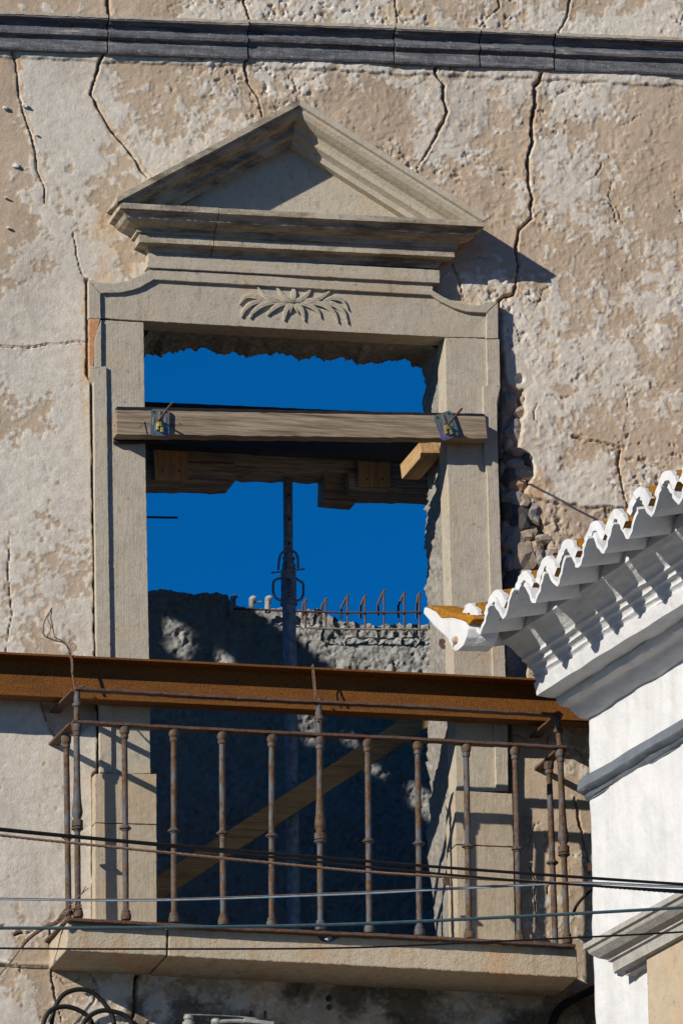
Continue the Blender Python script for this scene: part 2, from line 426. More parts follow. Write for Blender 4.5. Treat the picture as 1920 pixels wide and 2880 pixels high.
rub_poly = [(1395,955),(1420,990),(1425,1060),(1450,1090),(1475,1095),(1473,1164),(1462,1182),(1467,1213),(1460,1264),(1493,1281),(1503,1310),(1498,1350),(1482,1381),(1500,1420),
            (1545,1500),(1548,1590),(1520,1640),(1500,1720),(1470,1960),(1440,2010),(1395,1960),(1390,1300),(1395,1120)]
base_poly = [(1478,1381),(1534,1409),(1640,1419),(1700,1421),(1765,1427),(1790,1440),(1990,1460),(1990,1900),(1440,2010),(1395,1900),(1450,1500)]
brk_poly = zz([(190,440),(215,540),(250,612),(380,590),(450,520),(455,440)], 0, 1700, .6122)
tongue_poly = zz([(945,525),(1000,540),(1050,570),(1080,620),(1105,690),(1060,720),(1020,725),(960,695),(945,620)], 900, 700, .5485)

GS = 0.005
c00 = P(-70, -60); c11 = P(2010, 2960); cA = P(-70, 2960); cB = P(2010, -60)
x0, x1 = min(c00.x, cA.x), max(c11.x, cB.x); z0, z1 = min(cA.z, c11.z), max(c00.z, cB.z)
nx, nz = int((x1-x0)/GS)+1, int((z1-z0)/GS)+1
xs = np.linspace(x0, x1, nx); zs = np.linspace(z0, z1, nz)
Xg, Zg = np.meshgrid(xs, zs)
Ug, Vg = project(Xg, 0.0, Zg)
wob_u = (fbm(Xg, Zg, .05, 4, 5)-.5)*18; wob_v = (fbm(Xg, Zg, .05, 4, 6)-.5)*18
Uw, Vw = Ug+wob_u, Vg+wob_v
# whiteness control field: rows v, columns u  (0 ochre ... 1 white)
cu = [0, 120, 240, 400, 600, 850, 1100, 1300, 1420, 1500, 1620, 1760, 1920]
cv = [0, 110, 200, 330, 480, 640, 800, 960, 1120, 1300, 1420, 1600, 1850, 2060, 2200, 2450, 2650, 2720, 2880]
Wc = [
 [.30,.30,.35,.40,.45,.45,.50,.45,.45,.45,.50,.75,.70],
 [.55,.55,.55,.55,.55,.55,.55,.55,.55,.60,.60,.60,.60],
 [.05,.75,.65,.20,.35,.55,.55,.60,.60,.60,.55,.30,.20],
 [.05,.70,.65,.25,.35,.50,.45,.45,.55,.60,.60,.30,.15],
 [.05,.75,.55,.45,.55,.40,.40,.40,.40,.45,.70,.55,.40],
 [.10,.70,.62,.45,.50,.50,.50,.30,.20,.25,.55,.65,.55],
 [.45,.65,.80,.62,.50,.50,.50,.50,.45,.35,.45,.55,.55],
 [.80,.80,.85,.75,.50,.50,.50,.50,.60,.75,.55,.55,.50],
 [.55,.55,.90,.80,.50,.50,.50,.50,.60,.60,.45,.40,.55],
 [.40,.55,.95,.80,.50,.50,.50,.50,.45,.50,.65,.55,.60],
 [.60,.75,.92,.80,.50,.50,.50,.50,.40,.40,.75,.72,.60],
 [.68,.78,.80,.80,.50,.50,.50,.50,.40,.40,.40,.40,.40],
 [.62,.72,.75,.80,.50,.50,.50,.50,.45,.45,.45,.45,.45],
 [.70,.75,.80,.80,.50,.50,.50,.50,.45,.45,.50,.50,.50],
 [.78,.82,.85,.80,.50,.50,.50,.50,.40,.45,.50,.50,.50],
 [.85,.88,.80,.80,.50,.50,.50,.50,.35,.40,.50,.50,.50],
 [.70,.60,.55,.60,.50,.50,.50,.50,.35,.40,.45,.45,.45],
 [.55,.50,.50,.45,.40,.35,.35,.40,.45,.45,.45,.45,.45],
 [.80,.70,.60,.50,.50,.35,.35,.40,.55,.45,.45,.45,.45]]
Wc = np.array(Wc)
def ctrl(U_, V_):
    iu = np.clip(np.searchsorted(cu, U_)-1, 0, len(cu)-2); iv = np.clip(np.searchsorted(cv, V_)-1, 0, len(cv)-2)
    cua, cva = np.array(cu, float), np.array(cv, float)
    tu = np.clip((U_-cua[iu])/(cua[iu+1]-cua[iu]), 0, 1); tv = np.clip((V_-cva[iv])/(cva[iv+1]-cva[iv]), 0, 1)
    return (Wc[iv, iu]*(1-tu)+Wc[iv, iu+1]*tu)*(1-tv)+(Wc[iv+1, iu]*(1-tu)+Wc[iv+1, iu+1]*tu)*tv
Wf = ctrl(Ug+wob_u*3, Vg+wob_v*3)
nA = fbm(Xg, Zg, .32, 6, 11, .58); nB = fbm(Xg, Zg, .045, 5, 12, .6)
nC = fbm(Xg, Zg, .016, 3, 13, .6)
wf = Wf+(nA-.5)*1.0+(nB-.5)*.8+(nC-.5)*.75
white = .55*sstep(.30, .70, wf)+.45*sstep(.46, .54, Wf+(nA-.5)*1.15+(nB-.5)*.85+(nC-.5)*.22)
rough_zone = sstep(330, 700, Ug)*sstep(2100, 1200, Vg)                 # coarser pitted coat to the right and above
smooth_zone = 1-rough_zone
h = (fbm(Xg, Zg, .5, 3, 21)-.5)*.018 + (fbm(Xg, Zg, .11, 3, 22)-.5)*.0042
h += (fbm(Xg, Zg, .022, 4, 23, .6)-.5)*(.0012+.0016*rough_zone)
h += (white-.5)*.0032
pit = sstep(.60, .74, fbm(Xg, Zg, .024, 4, 31, .65))*sstep(.54, .64, fbm(Xg, Zg, .28, 3, 32))
h -= pit*.009*(0.06+rough_zone)
lump = sstep(.70, .80, fbm(Xg, Zg, .020, 2, 33)); h += lump*.002*(.2+rough_zone)
# flaked skim coat: terraces
fl = fbm(Xg, Zg, .16, 5, 41, .6); h += (.0018*sstep(.50, .515, fl) + .0018*sstep(.60, .612, fl))*(.25+.75*rough_zone)
# plaster strip under the string course
strip = sstep(-3, 3, Vw-(112+.043*Ug))*sstep(3, -3, Vw-(160+.043*Ug)); h += .008*strip
white = np.maximum(white, strip*.85*sstep(.3, .6, fbm(Xg, Zg, .07, 4, 51)+.1))
warm = np.zeros_like(h)
def blob(cu_, cv_, ru, rv): return np.clip(1-((Uw-cu_)/ru)**2-((Vw-cv_)/rv)**2, 0, 1)
for b_ in [(300, 640, 60, 120), (330, 770, 80, 60), (245, 1000, 22, 260), (268, 1500, 14, 400), (1560, 2480, 60, 110), (258, 2180, 40, 40), (1500, 1400, 40, 260), (215, 2560, 50, 60)]:
    warm = np.maximum(warm, blob(*b_)*.75*sstep(.35, .6, fbm(Xg, Zg, .06, 4, 61)))
dirt = np.zeros_like(h)
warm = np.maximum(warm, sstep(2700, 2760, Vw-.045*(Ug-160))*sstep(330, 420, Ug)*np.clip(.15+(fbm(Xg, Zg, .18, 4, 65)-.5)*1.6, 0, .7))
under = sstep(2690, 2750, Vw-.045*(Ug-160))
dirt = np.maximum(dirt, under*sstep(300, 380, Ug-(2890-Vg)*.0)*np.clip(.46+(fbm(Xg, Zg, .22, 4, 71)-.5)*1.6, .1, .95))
dirt = np.maximum(dirt, blob(1480, 2330, 70, 120)*.45); dirt = np.maximum(dirt, blob(1500, 2130, 60, 90)*.32)
dirt = np.maximum(dirt, blob(170, 2010, 110, 60)*.32); dirt = np.maximum(dirt, blob(1450, 2560, 50, 120)*.36); dirt = np.maximum(dirt, blob(1640, 2440, 30, 190)*.36)
dirt = np.maximum(dirt, blob(60, 1130, 90, 200)*.30); dirt = np.maximum(dirt, blob(1290, 700, 160, 110)*.24); dirt = np.maximum(dirt, blob(60, 2700, 90, 40)*.30)
h -= .010*dirt*sstep(.5, .6, fbm(Xg, Zg, .05, 4, 77))*under
# lower coat, rubble and breaks
d = poly_signed(Uw, Vw, base_poly); bs = sstep(-1, 4, d); h = h*(1+bs*.8)-bs*.012; white *= 1-.75*bs
d = poly_signed(Uw, Vw, rub_poly); rb = sstep(-2, 9, d); h = h*(1+rb*1.2)-rb*(.040+.03*(fbm(Xg, Zg, .07, 4, 81)-.5)); white *= 1-rb
d = poly_signed(Ug+wob_u*.3, Vg+wob_v*.3, tongue_poly); tg = sstep(-1, 3, d); h = h*(1-tg)+tg*(.000+(fbm(Xg, Zg, .05, 3, 82)-.5)*.006); white = np.maximum(white, tg*.8); rb = rb*(1-tg)
dd = np.hypot(Ug-1461, Vg-1065); h -= .02*sstep(15, 9, dd)
d = poly_signed(Uw, Vw, brk_poly); bk = sstep(0, 5, d); h -= bk*.014; white *= 1-.6*bk; dirt = np.maximum(dirt, bk*.33)
# ledge line below the balcony
lv = Vg-(2713+.05*(Ug-60)+wob_v*.35); h += .014*sstep(-9, -5, lv)*sstep(5, 2, lv); h -= .010*sstep(3, 5, lv)*sstep(2980, 2700, Vg)*sstep(6, 4, lv)
for pts, wd in cracks:
    us = [p[0] for p in pts]; vs = [p[1] for p in pts]
    m = (Ug > min(us)-25) & (Ug < max(us)+25) & (Vg > min(vs)-25) & (Vg < max(vs)+25)
    if not m.any(): continue
    dist, par = seg_dist(Ug[m]+wob_u[m]*.45, Vg[m]+wob_v[m]*.45, pts)
    ww = wd*(.55+.9*fbm(Xg[m], Zg[m], .06, 2, 91))*(1-.55*par**3)
    ww = ww*(.45+1.1*fbm(Xg[m], Zg[m], .025, 3, 93)); cr = sstep(1.0, .45, dist/(ww*.78+.9))
    h[m] -= cr*(.004*ww+.008)
    lip = sstep(4.0, 1.2, dist/(ww+1.0))*(1-cr); h[m] += lip*.0005*min(wd, 4); warm[m] = np.maximum(warm[m], lip*.3*min(1, wd/3))
    near = sstep(17, 4, dist)*sstep(.54, .60, fbm(Xg[m], Zg[m], .045, 4, 95))*min(1, wd/3)*(1-cr); h[m] -= .0032*near; white[m] *= 1-.8*near
    dirt[m] = np.maximum(dirt[m], cr*min(1., wd/4)*.6)
for gp in (gap_l, gap_r):
    dist, par = seg_dist(Ug+wob_u*.25, Vg+wob_v*.25, gp); h -= .05*sstep(5.5, 2.5, dist)
# faint putlog holes below the slab
for (a, b) in ((925, 2805), (926, 2832)): h -= .03*sstep(8.5, 6.5, np.hypot(Ug-a, Vg-b))
h -= .022*sstep(0, 8, poly_signed(Uw, Vw, [(1030, 2860), (1060, 2845), (1120, 2850), (1150, 2880), (1140, 2930), (1030, 2930)]))
co = np.stack([Xg, -h, Zg], -1).reshape(-1, 3)
# cut out the opening
lo = np.interp(Vg, [p[1] for p in JL_OUT], [p[0] for p in JL_OUT])+22; hi = np.interp(Vg, [p[1] for p in JR_OUT], [p[0] for p in JR_OUT])-24
hole = (Ug > lo) & (Ug < hi) & (Vg > 860) & (Vg < 2700-.0*Ug)
idx = np.arange(nx*nz).reshape(nz, nx)
q = np.stack([idx[:-1, :-1], idx[:-1, 1:], idx[1:, 1:], idx[1:, :-1]], -1)
keep = ~(hole[:-1, :-1] & hole[1:, 1:] & hole[:-1, 1:] & hole[1:, :-1])
q = q[keep]
used = np.zeros(nx*nz, bool); used[q.ravel()] = True; rem = np.cumsum(used)-1
A = lambda a: a.reshape(-1)[used]
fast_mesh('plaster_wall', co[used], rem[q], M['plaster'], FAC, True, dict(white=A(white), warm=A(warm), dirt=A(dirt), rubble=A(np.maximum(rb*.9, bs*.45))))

# plain wall beyond the frame (left, right, above, below) and the inner face of the wall
def zed(u, v): return P(u, v).z
XL, XR, ZT = -5.2, 4.6, z1+1.6
mb = MB()
mb.box(x1-.012, XR, .012, .40, 0, ZT); mb.box(x0+.01, x1-.012, .012, .40, z1-.01, ZT); mb.box(x0+.01, x1-.012, .012, .40, 0, z0+.01)
mb.build('outer_wall', M['plaster'], FAC)
# wall left of frame; added unseen holes shape the rear wall's sun patches
YB = 1.90
YH = 0.20
def px_to_hole(pts):
    out = []
    for u, v in pts:
        p = P(u, v, YB); t = (YB-YH)/SUN.y; hq = p-SUN*t; out.append((hq.x, hq.z))
    return out
lit = [zz([(70,200),(110,150),(180,190),(250,270),(330,350),(415,400),(385,430),(420,500),(410,600),(340,655),(250,600),(190,560),(200,470),(130,400),(105,350),(75,280)], 400, 1640, .3189),
       zz([(615,580),(680,530),(720,560),(760,630),(860,700),(900,790),(700,800),(640,690)], 400, 1640, .3189),
       [(675,1650),(681,1709),(740,1742),(792,1774),(830,1800),(880,1838),(925,1880),(990,1950),(1100,1990),(1180,2040),(1215,2062),(1260,2050),(1260,1640)],
       [(832,2000),(888,2000),(890,2060),(884,2098),(866,2092),(846,2102),(834,2080)], [(962,2060),(1010,2062),(1004,2100),(975,2098)],
       zz([(400,390),(430,380),(455,420),(450,470),(430,495),(410,470),(350,440)], 800, 1900, .6122),
       zz([(545,500),(600,470),(655,520),(700,600),(680,680),(650,670),(600,625),(560,570)], 800, 1900, .6122)]
holes = [px_to_hole(p) for p in lit]
hx0 = min(a for hh in holes for a, b in hh)-.25; hx1 = x0+.012
hz0 = min(b for hh in holes for a, b in hh)-.25; hz1 = max(b for hh in holes for a, b in hh)+.25
mb = MB(); mb.box(XL, hx0, .012, .40, 0, ZT); mb.box(hx0, hx1, .012, .40, 0, hz0); mb.box(hx0, hx1, .012, .40, hz1, ZT)
mb.box(x0-.002, x0+.014, .004, .206, hz0-.3, hz1+.3); mb.build('left_wall', M['plaster'], FAC)
gs = .016
ax = np.linspace(hx0, hx1, int((hx1-hx0)/gs)+2); az = np.linspace(hz0, hz1, int((hz1-hz0)/gs)+2)
AX, AZ = np.meshgrid(ax, az); inh = np.zeros(AX.shape, bool)
for hh in holes: inh |= in_poly(AX+(fbm(AX, AZ, .06, 3, 3)-.5)*.04, AZ+(fbm(AX, AZ, .06, 3, 4)-.5)*.04, hh)
ii = np.arange(AX.size).reshape(AX.shape)
qq = np.stack([ii[:-1, :-1], ii[:-1, 1:], ii[1:, 1:], ii[1:, :-1]], -1); kk = ~(inh[:-1, :-1] & inh[1:, 1:]); qq = qq[kk]
o = fast_mesh('sun_gobo_sheet', np.stack([AX, np.full(AX.shape, YH), AZ], -1).reshape(-1, 3), qq, M['mortar'], FAC, False)  # added out-of-view sheet, cut along the sun to cast the lit patches
md = o.modifiers.new('thick', 'SOLIDIFY'); md.thickness = .006; md.offset = 0

# rough inner reveal of the opening (behind the stone surround), ragged towards the inside
SIL = [(392,2700),(392,1700),(392,1140),(396,1020),(406,996),(430,988),(449,1004),(480,994),(529,988),(578,985),(617,996),(655,986),(694,1004),(726,993),(792,996),(847,1012),(880,1003),(913,1010),(960,1008),(995,1015),(1003,1029),
       (1023,1020),(1075,1024),(1111,1015),(1174,1024),(1191,1051),(1196,1078),(1188,1122),(1189,1163),(1200,1250),(1207,1393),(1196,1425),(1193,1546),(1199,1674),(1203,1744),(1203,1900),(1205,2073),(1200,2119),(1206,2192),(1208,2291),(1201,2391),(1210,2457),(1220,2540),(1223,2640),(1224,2700)]
FRN = [(425,2700),(414,1700),(408,1140),(406,925),(410,915),(430,918),(449,919),(480,920),(529,922),(578,925),(617,927),(655,929),(694,931),(726,933),(792,936),(847,939),(880,941),(913,943),(960,945),(995,947),(1003,948),
       (1023,949),(1075,952),(1111,953),(1174,957),(1225,962),(1227,990),(1227,1060),(1228,1163),(1230,1250),(1232,1393),(1232,1425),(1234,1546),(1237,1674),(1239,1744),(1242,1900),(1247,2073),(1247,2119),(1249,2192),(1252,2291),(1253,2391),(1254,2457),(1256,2540),(1258,2640),(1260,2700)]
def densify(pts, n):
    out = []
    for i in range(len(pts)-1):
        k = max(1, int(math.hypot(pts[i+1][0]-pts[i][0], pts[i+1][1]-pts[i][1])/n))
        for j in range(k): out.append((i+j/k))
    out.append(len(pts)-1); return out
par = densify(SIL, 4)
def at(pts, t):
    i = min(int(t), len(pts)-2); f = t-i
    return lerp(pts[i][0], pts[i+1][0], f), lerp(pts[i][1], pts[i+1][1], f)
rows = []; rr = random.Random(9)
xy = np.array([at(SIL, s_) for s_ in par]); arc = np.concatenate([[0], np.cumsum(np.hypot(*(xy[1:]-xy[:-1]).T))])/700.
Ar, Tr = np.meshgrid(arc, np.linspace(0, .31, 35)); NZ = (fbm(Ar, Tr, .10, 3, 5)-.5)*.030+(fbm(Ar, Tr, .030, 4, 6, .65)-.5)*.026
JLin = [(404.5,907),(410,1290),(420,1843),(424,2175),(441,2180),(442,2760)]; JRin = [(1251,949),(1257,1300),(1266,1600),(1275,1891),(1283,2224),(1288,2660),(1289,2760)]
def frw(s_):
    u, v = at(SIL, s_)
    if s_ <= 3: u, v = np.interp(max(v-60, 905), [q[1] for q in JLin], [q[0] for q in JLin])-6, v-60
    elif s_ >= 24: v = max(v-66, 955); u = np.interp(v, [q[1] for q in JRin], [q[0] for q in JRin])+6
    else: u = min(max(u+46, 404), 1252); v = 902.5+(u-405)*.0538-5
    p = P(u, v, YF_); return V((p.x, .086, p.z))
YF_ = -.034
NR = 34
for k in range(NR+1):
    t = k/NR; row = []
    for j, s_ in enumerate(par):
        a = frw(s_); b = V(P(*at(SIL, s_), .40)); p = a.lerp(b, t)
        cen = V(P(820, 1500, .3)); out = (cen-p); out.y = 0; out.normalize()
        p = p + out*(NZ[k, j]*math.sin(min(1, t*2)*math.pi/2))
        if k >= NR-1: p += out*float((fbm(np.array([arc[j]]), np.array([.9]), .022, 4, 15, .7)[0]-.5)*.040)
        row.append(p)
    rows.append(row)
# wrap round onto the inner wall face
last = rows[-1]
rows.append([p+V((0, .05, 0))+(p-V(P(820, 1500, .4))).normalized()*.06 for p in last])
cx, cz = P(820, 1500, .4).x, P(820, 1500, .4).z
far = []
for p in last:
    dx, dz = p.x-cx, p.z-cz; k = min(((.80 if dx < 0 else 3.9)/abs(dx)) if dx else 1e9, (3.2/abs(dz)) if dz else 1e9); far.append(V((cx+dx*k, .46, cz+dz*k)))
rows.append(far)
MB().grid(rows).build('rough_reveal', M['mortar'], FAC, smooth=True)

# rubble stones bared beside the right jamb: (u, v, width px, height px, depth, tone)
def stone_mesh(mb, c, rx, ry, rz, seed):
    r = random.Random(seed); bm = bmesh.new(); bmesh.ops.create_icosphere(bm, subdivisions=2, radius=1)
    off = V((r.uniform(0, 50), r.uniform(0, 50), r.uniform(0, 50)))
    from mathutils import noise as mn
    rot = Matrix.Rotation(r.uniform(0, 3), 3, 'Y') @ Matrix.Rotation(r.uniform(-.5, .5), 3, 'X')
    vs = []
    for v in bm.verts:
        q = v.co.normalized(); k = 1+.55*mn.noise(q*1.2+off)+.30*mn.noise(q*2.6+off)+.12*mn.noise(q*6+off)
        q = rot @ (q*k); q = V([math.copysign(abs(a)**.8, a) for a in q]); vs.append(c+V((q.x*rx, q.y*ry, q.z*rz)))
    fs = [tuple(v.index for v in f.verts) for f in bm.faces]; bm.free()
    mb.add(vs, fs); mb.smooth = False
M['rub1'] = m_stone('rubble_buff', (.26, .205, .155), (.42, .35, .28), wm=.3, comb='0'); M['rub2'] = m_stone('rubble_grey', (.16, .15, .145), (.34, .32, .30), wm=.2, comb='0')
M['rub3'] = m_stone('rubble_dark', (.035, .036, .038), (.10, .10, .10), wm=.15, comb='0'); M['rub4'] = m_stone('rubble_red', (.30, .17, .10), (.40, .27, .18), wm=.5, comb='0')
rst = [(1432,1140,26,52,1),(1452,1160,34,30,1),(1466,1128,18,26,1),(1444,1195,36,28,2),(1440,1226,40,48,2),(1470,1238,22,30,1),(1426,1250,22,34,1),(1450,1272,40,24,1),(1424,1290,26,26,3),(1480,1262,40,44,1),
       (1450,1308,44,34,2),(1486,1296,36,30,3),(1474,1332,48,34,1),(1430,1345,34,36,3),(1450,1366,46,30,4),(1440,1400,50,38,2),(1470,1412,30,30,1),(1425,1440,26,44,3),(1458,1458,48,62,3),(1500,1446,32,44,2),
       (1478,1502,40,34,1),(1440,1520,50,56,2),(1522,1518,38,24,1),(1508,1544,32,30,1),(1466,1560,58,70,1),(1513,1576,26,34,2),(1550,1560,34,24,2),(1430,1590,22,40,2),(1480,1622,46,30,1),(1545,1600,40,30,1),(1440,1640,40,50,3),(1428,1700,34,50,2)]
for k, (u, v, wd, hg, tn) in enumerate(rst):
    mb = MB(); stone_mesh(mb, P(u, v, .034), wd/690*.68, .032, hg/680*.68, k+100)
    mb.build('rubble_stone', M['rub%d' % tn], FAC)
# pebbles proud of the plaster at upper left
for k, (u, v, wd) in enumerate([(16, 303, 15), (72, 297, 17), (47, 466, 19), (18, 556, 9), (104, 380, 9), (24, 640, 10)]):
    mb = MB(); stone_mesh(mb, P(u, v, -.006), wd/690*.5, .008, wd/690*.34, k+300); mb.build('pebble', M['pale'], FAC)

# --- string course at the top, six blocks
SC = part('string_course', FAC)
prof = [(-.02, .004), (.062, .000), (.064, -.016), (.052, -.019), (.050, -.024), (.032, -.029), (.026, -.040), (.028, -.048), (.038, -.052), (.045, -.058), (.048, -.067), (.045, -.077), (.036, -.082), (.026, -.084), (.024, -.092), (.027, -.095), (.033, -.132), (.029, -.139), (-.02, -.141)]
prof = [(a*.92, b*1.06) for a, b in prof]
cuts = [-120, 308, 702, 1113, 1353, 1562, 2060]
topv = lambda u: 30+.0385*u
for i in range(6):
    ua, ub = cuts[i]+2.2, cuts[i+1]-2.2; jit = [0, .004, -.003, .003, 0, -.003][i]; jz = [0, -.004, .003, 0, .002, -.002][i]
    rows = []; nseg = max(6, int((ub-ua)/16)); r = random.Random(i)
    for k in range(nseg+1):
        u = lerp(ua, ub, k/nseg); b = P(u, topv(u), -.066)
        rows.append([V((b.x, -(a+jit)+r.uniform(-.0012, .0012), b.z+c_+jz+r.uniform(-.0012, .0012))) for a, c_ in prof])
    mb = MB(); mb.grid(rows); n = len(prof); L = len(mb.v)
    mb.f.append(tuple(range(n))); mb.f.append(tuple(range(L-1, L-n-1, -1)))
    mb.build('cornice_block', M['cornice'], SC)
    # paler weathered arris along the top edge
    mb2 = MB(); rows = []
    for k in range(nseg+1):
        u = lerp(ua, ub, k/nseg); b = P(u, topv(u), -.066)
        rows.append([V((b.x, -(a+jit)+r.uniform(-.001, .001), b.z+c_+jz+r.uniform(-.002, .002))) for a, c_ in [(-.02, .008), (.044, .007), (.0595, .003), (.0605, -.010), (.050, -.012), (-.02, -.012)]])
    mb2.grid(rows, close=True); L = len(mb2.v); mb2.f.append(tuple(range(6))); mb2.f.append(tuple(range(L-1, L-7, -1)))
    mb2.build('cornice_cap', M['stone_x'], SC)

# ================================================================== WINDOW SURROUND
WS = thing('window_surround', 'carved limestone window frame with triangular pediment and leaf ornament', 'window frame', tuple(P(830, 2600, 0)))
YF, YBk, YP = -.034, .088, -.048     # panel face, back, raised border face
def pl(pts, y): return [P(u, v, y) for u, v in pts]
def stone_prism(name, pts, yf, yb, mat=None, parent=WS, voxel=.006, amount=.004, jit=.45, chip=.03, bev=.0022):
    r = random.Random(hash((round(pts[0][0]), round(pts[0][1]), len(pts))) & 0xffff); out = []
    for i in range(len(pts)):
        a, b = pts[i], pts[(i+1) % len(pts)]; L = math.hypot(b[0]-a[0], b[1]-a[1]); k = max(1, int(L/9)); nx_, ny_ = -(b[1]-a[1])/(L+1e-9), (b[0]-a[0])/(L+1e-9)
        for j in range(k):
            t = j/k; q_ = r.uniform(-jit, jit) if j else 0
            if j and r.random() < chip: q_ += r.uniform(-1.6, 1.6)
            out.append((lerp(a[0], b[0], t)+nx_*q_, lerp(a[1], b[1], t)+ny_*q_))
    f = pl(out, yf); b = [V((p.x, yb, p.z)) for p in f]
    return MB().prism(f, b).build(name, M[mat or 'stone'], parent, bevel=bev)
# lintel
LT = stone_prism('lintel', [(252,892),(252,790),(258,787),(285,795),(325,796),(362,790),(392,775),(424,758),(700,773),(1000,798),(1216,817),(1240,832),(1275,848),(1310,856),(1345,858),(1365,850),(1399,850),(1400,950),(1251,948),(820,926),(405,902.5)], YF, YBk, 'stone_x', voxel=.005, amount=.003)
def strip(name, a, b, yf, yb, mat, parent, voxel=.004, amount=.002):
    return stone_prism(name, list(a)+list(b)[::-1], yf, yb, mat, parent, voxel, amount)
cl_out = [(250,787),(258,786),(285,795),(325,796),(362,789),(392,774),(424,757),(700,772),(1000,797),(1216,816),(1240,831),(1275,848),(1310,856),(1345,858),(1366,849),(1400,848)]
cl_in = [(284,824),(284,824),(300,823),(335,823),(375,815),(405,802),(433,786),(700,801),(1000,818),(1211,829),(1240,849),(1275,866),(1310,876),(1345,879),(1367,879),(1367,879)]
strip('raised_border', cl_out, cl_in, YP-.002, YF+.012, 'stone_x', LT)
strip('raised_border', [(250,788),(250,895)], [(283,826),(284,896)], YP, YF+.012, 'stone', LT)
strip('raised_border', [(1368,850),(1366.5,952)], [(1400,850),(1400.5,952)], YP, YF+.012, 'stone', LT)
# jambs
JLi = [(404.5,907),(410,1290),(420,1843),(424,2175)]
JL = stone_prism('jamb', [(256,898),(256,1066),(268,1078),(270,1330),(276,1843),(285,2000),(286,2178)]+JLi[::-1], YF, YBk)
strip('raised_border', [(253,1030),(254,1062),(264,1074),(266,1330),(272,1843),(281,2000),(282,2172)], [(300,1030),(300.5,1062),(301,1074),(304,1330),(312,1843),(314,2000),(315,2172)], YP, YF+.012, 'stone', JL)
strip('raised_border', [(268,950),(266,1040)], [(285.5,899),(286,1032)], YP, YF+.012, 'stone', JL)
o = strip('broken_corner', [(251.5,896),(251,960),(252,1062)], [(283,896),(270,955),(262,1058)], YP+.002, YF+.012, 'terracotta', JL)
JRi = [(1251,949),(1257,1300),(1266,1600),(1275,1891),(1283,2226)]
JR = stone_prism('jamb', JRi+[(1425,2226),(1423,2049),(1409,1667),(1402,1412),(1396,1290),(1393,1132),(1403,1116),(1400,954)], YF, YBk)
strip('raised_border', [(1367,954),(1370,1084)], [(1404,954),(1406,1090)], YP, YF+.012, 'stone', JR)
strip('raised_border', [(1358,1084),(1361,1290),(1369,1335),(1375.7,1590),(1378,1680),(1392,2126),(1395,2224)], [(1407,1084),(1397,1134),(1400,1290),(1409,1590),(1412.7,1667),(1427,2049),(1428.5,2224)], YP, YF+.012, 'stone', JR)
# pedestals, two blocks each side
for nm, pts in (('pedestal_block', [(268,2176),(441,2176.5),(441,2318),(268,2313)]), ('pedestal_block', [(268,2315.5),(441,2320.5),(441.5,2600),(268,2592)]),
                ('pedestal_block', [(1277.6,2223),(1440,2232),(1443,2381),(1281,2374)]), ('pedestal_block', [(1281,2377),(1443,2384),(1448,2662),(1287.6,2652)])):
    stone_prism(nm, pts, -.058, YBk, 'stone_warm')
# architrave roll above the lintel and the frieze
stone_prism('architrave', [(424,742),(1216,799),(1216,830),(424,772)], -.045, .05, 'stone_x')
stone_prism('frieze', [(417,712),(1236,760),(1238,794),(417,750)], -.052, .05, 'stone_x', voxel=.005, amount=.003)
stone_prism('frieze_bed', [(414,736),(1236,779),(1236,796),(414,752)], -.060, .05, 'stone_x', voxel=.005)
# --- horizontal cornice with mitred returns
def cornice(name, base_l, base_r, prof, parent, mat, left=True, right=True):
    """base_l/base_r: world points at the wall end of the profile (p = 0), prof: (projection, height)"""
    mb = MB(); rows = []; dirx = base_r-base_l
    for p, hgt in prof:
        row = []
        L = V((base_l.x-(p if left else 0), .03, base_l.z+hgt)); R_ = V((base_r.x+(p if right else 0), .03, base_r.z+hgt))
        for a in (L, V((L.x, -p, L.z))): row.append(a)
        for k in range(1, 40): t = k/40; row.append(V((lerp(L.x, R_.x, t), -p, lerp(L.z, R_.z, t))))
        row += [V((R_.x, -p, R_.z)), R_]
        rows.append(row)
    mb.grid(rows); n = len(rows[0])
    mb.f.append(tuple(range(n))); L = len(mb.v); mb.f.append(tuple(range(L-1, L-n-1, -1)))
    back = [i*n for i in range(len(rows))]+[i*n+n-1 for i in range(len(rows)-1, -1, -1)]
    mb.f.append(tuple(back))
    r = random.Random(4); mb.v = [(x+r.uniform(-.0006, .0006), y+r.uniform(-.0006, .0006), z+r.uniform(-.0008, .0008)) for x, y, z in mb.v]
    return mb.build(name, M[mat], parent, bevel=.0012)
def front_pt(u, v, p): return P(u, v, -p)
kp = 1.0
cl = front_pt(338, 569, .20); cr_ = front_pt(1361, 620, .20)
bl = V((cl.x+.20, 0, cl.z)); br = V((cr_.x-.20, 0, cr_.z))
cprof = [(.0, .002), (.198, .0), (.20, -.024), (.186, -.027), (.178, -.034), (.168, -.050), (.150, -.061), (.128, -.067), (.116, -.071), (.112, -.075), (.112, -.088), (.099, -.090), (.100, -.093), (.101, -.126), (.060, -.129), (.056, -.140), (.048, -.148), (.046, -.160), (.0, -.160)]
PED = part('pediment', WS)
jx = P(617, 600, -.2).x; jt = (jx-bl.x)/(br.x-bl.x); jz_ = lerp(bl.z, br.z, jt)
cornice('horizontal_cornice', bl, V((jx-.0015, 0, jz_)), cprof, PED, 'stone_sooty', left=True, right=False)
cornice('horizontal_cornice', V((jx+.0015, 0, jz_-.0015)), V((br.x, 0, br.z-.0015)), cprof, PED, 'stone_sooty', left=False, right=True)
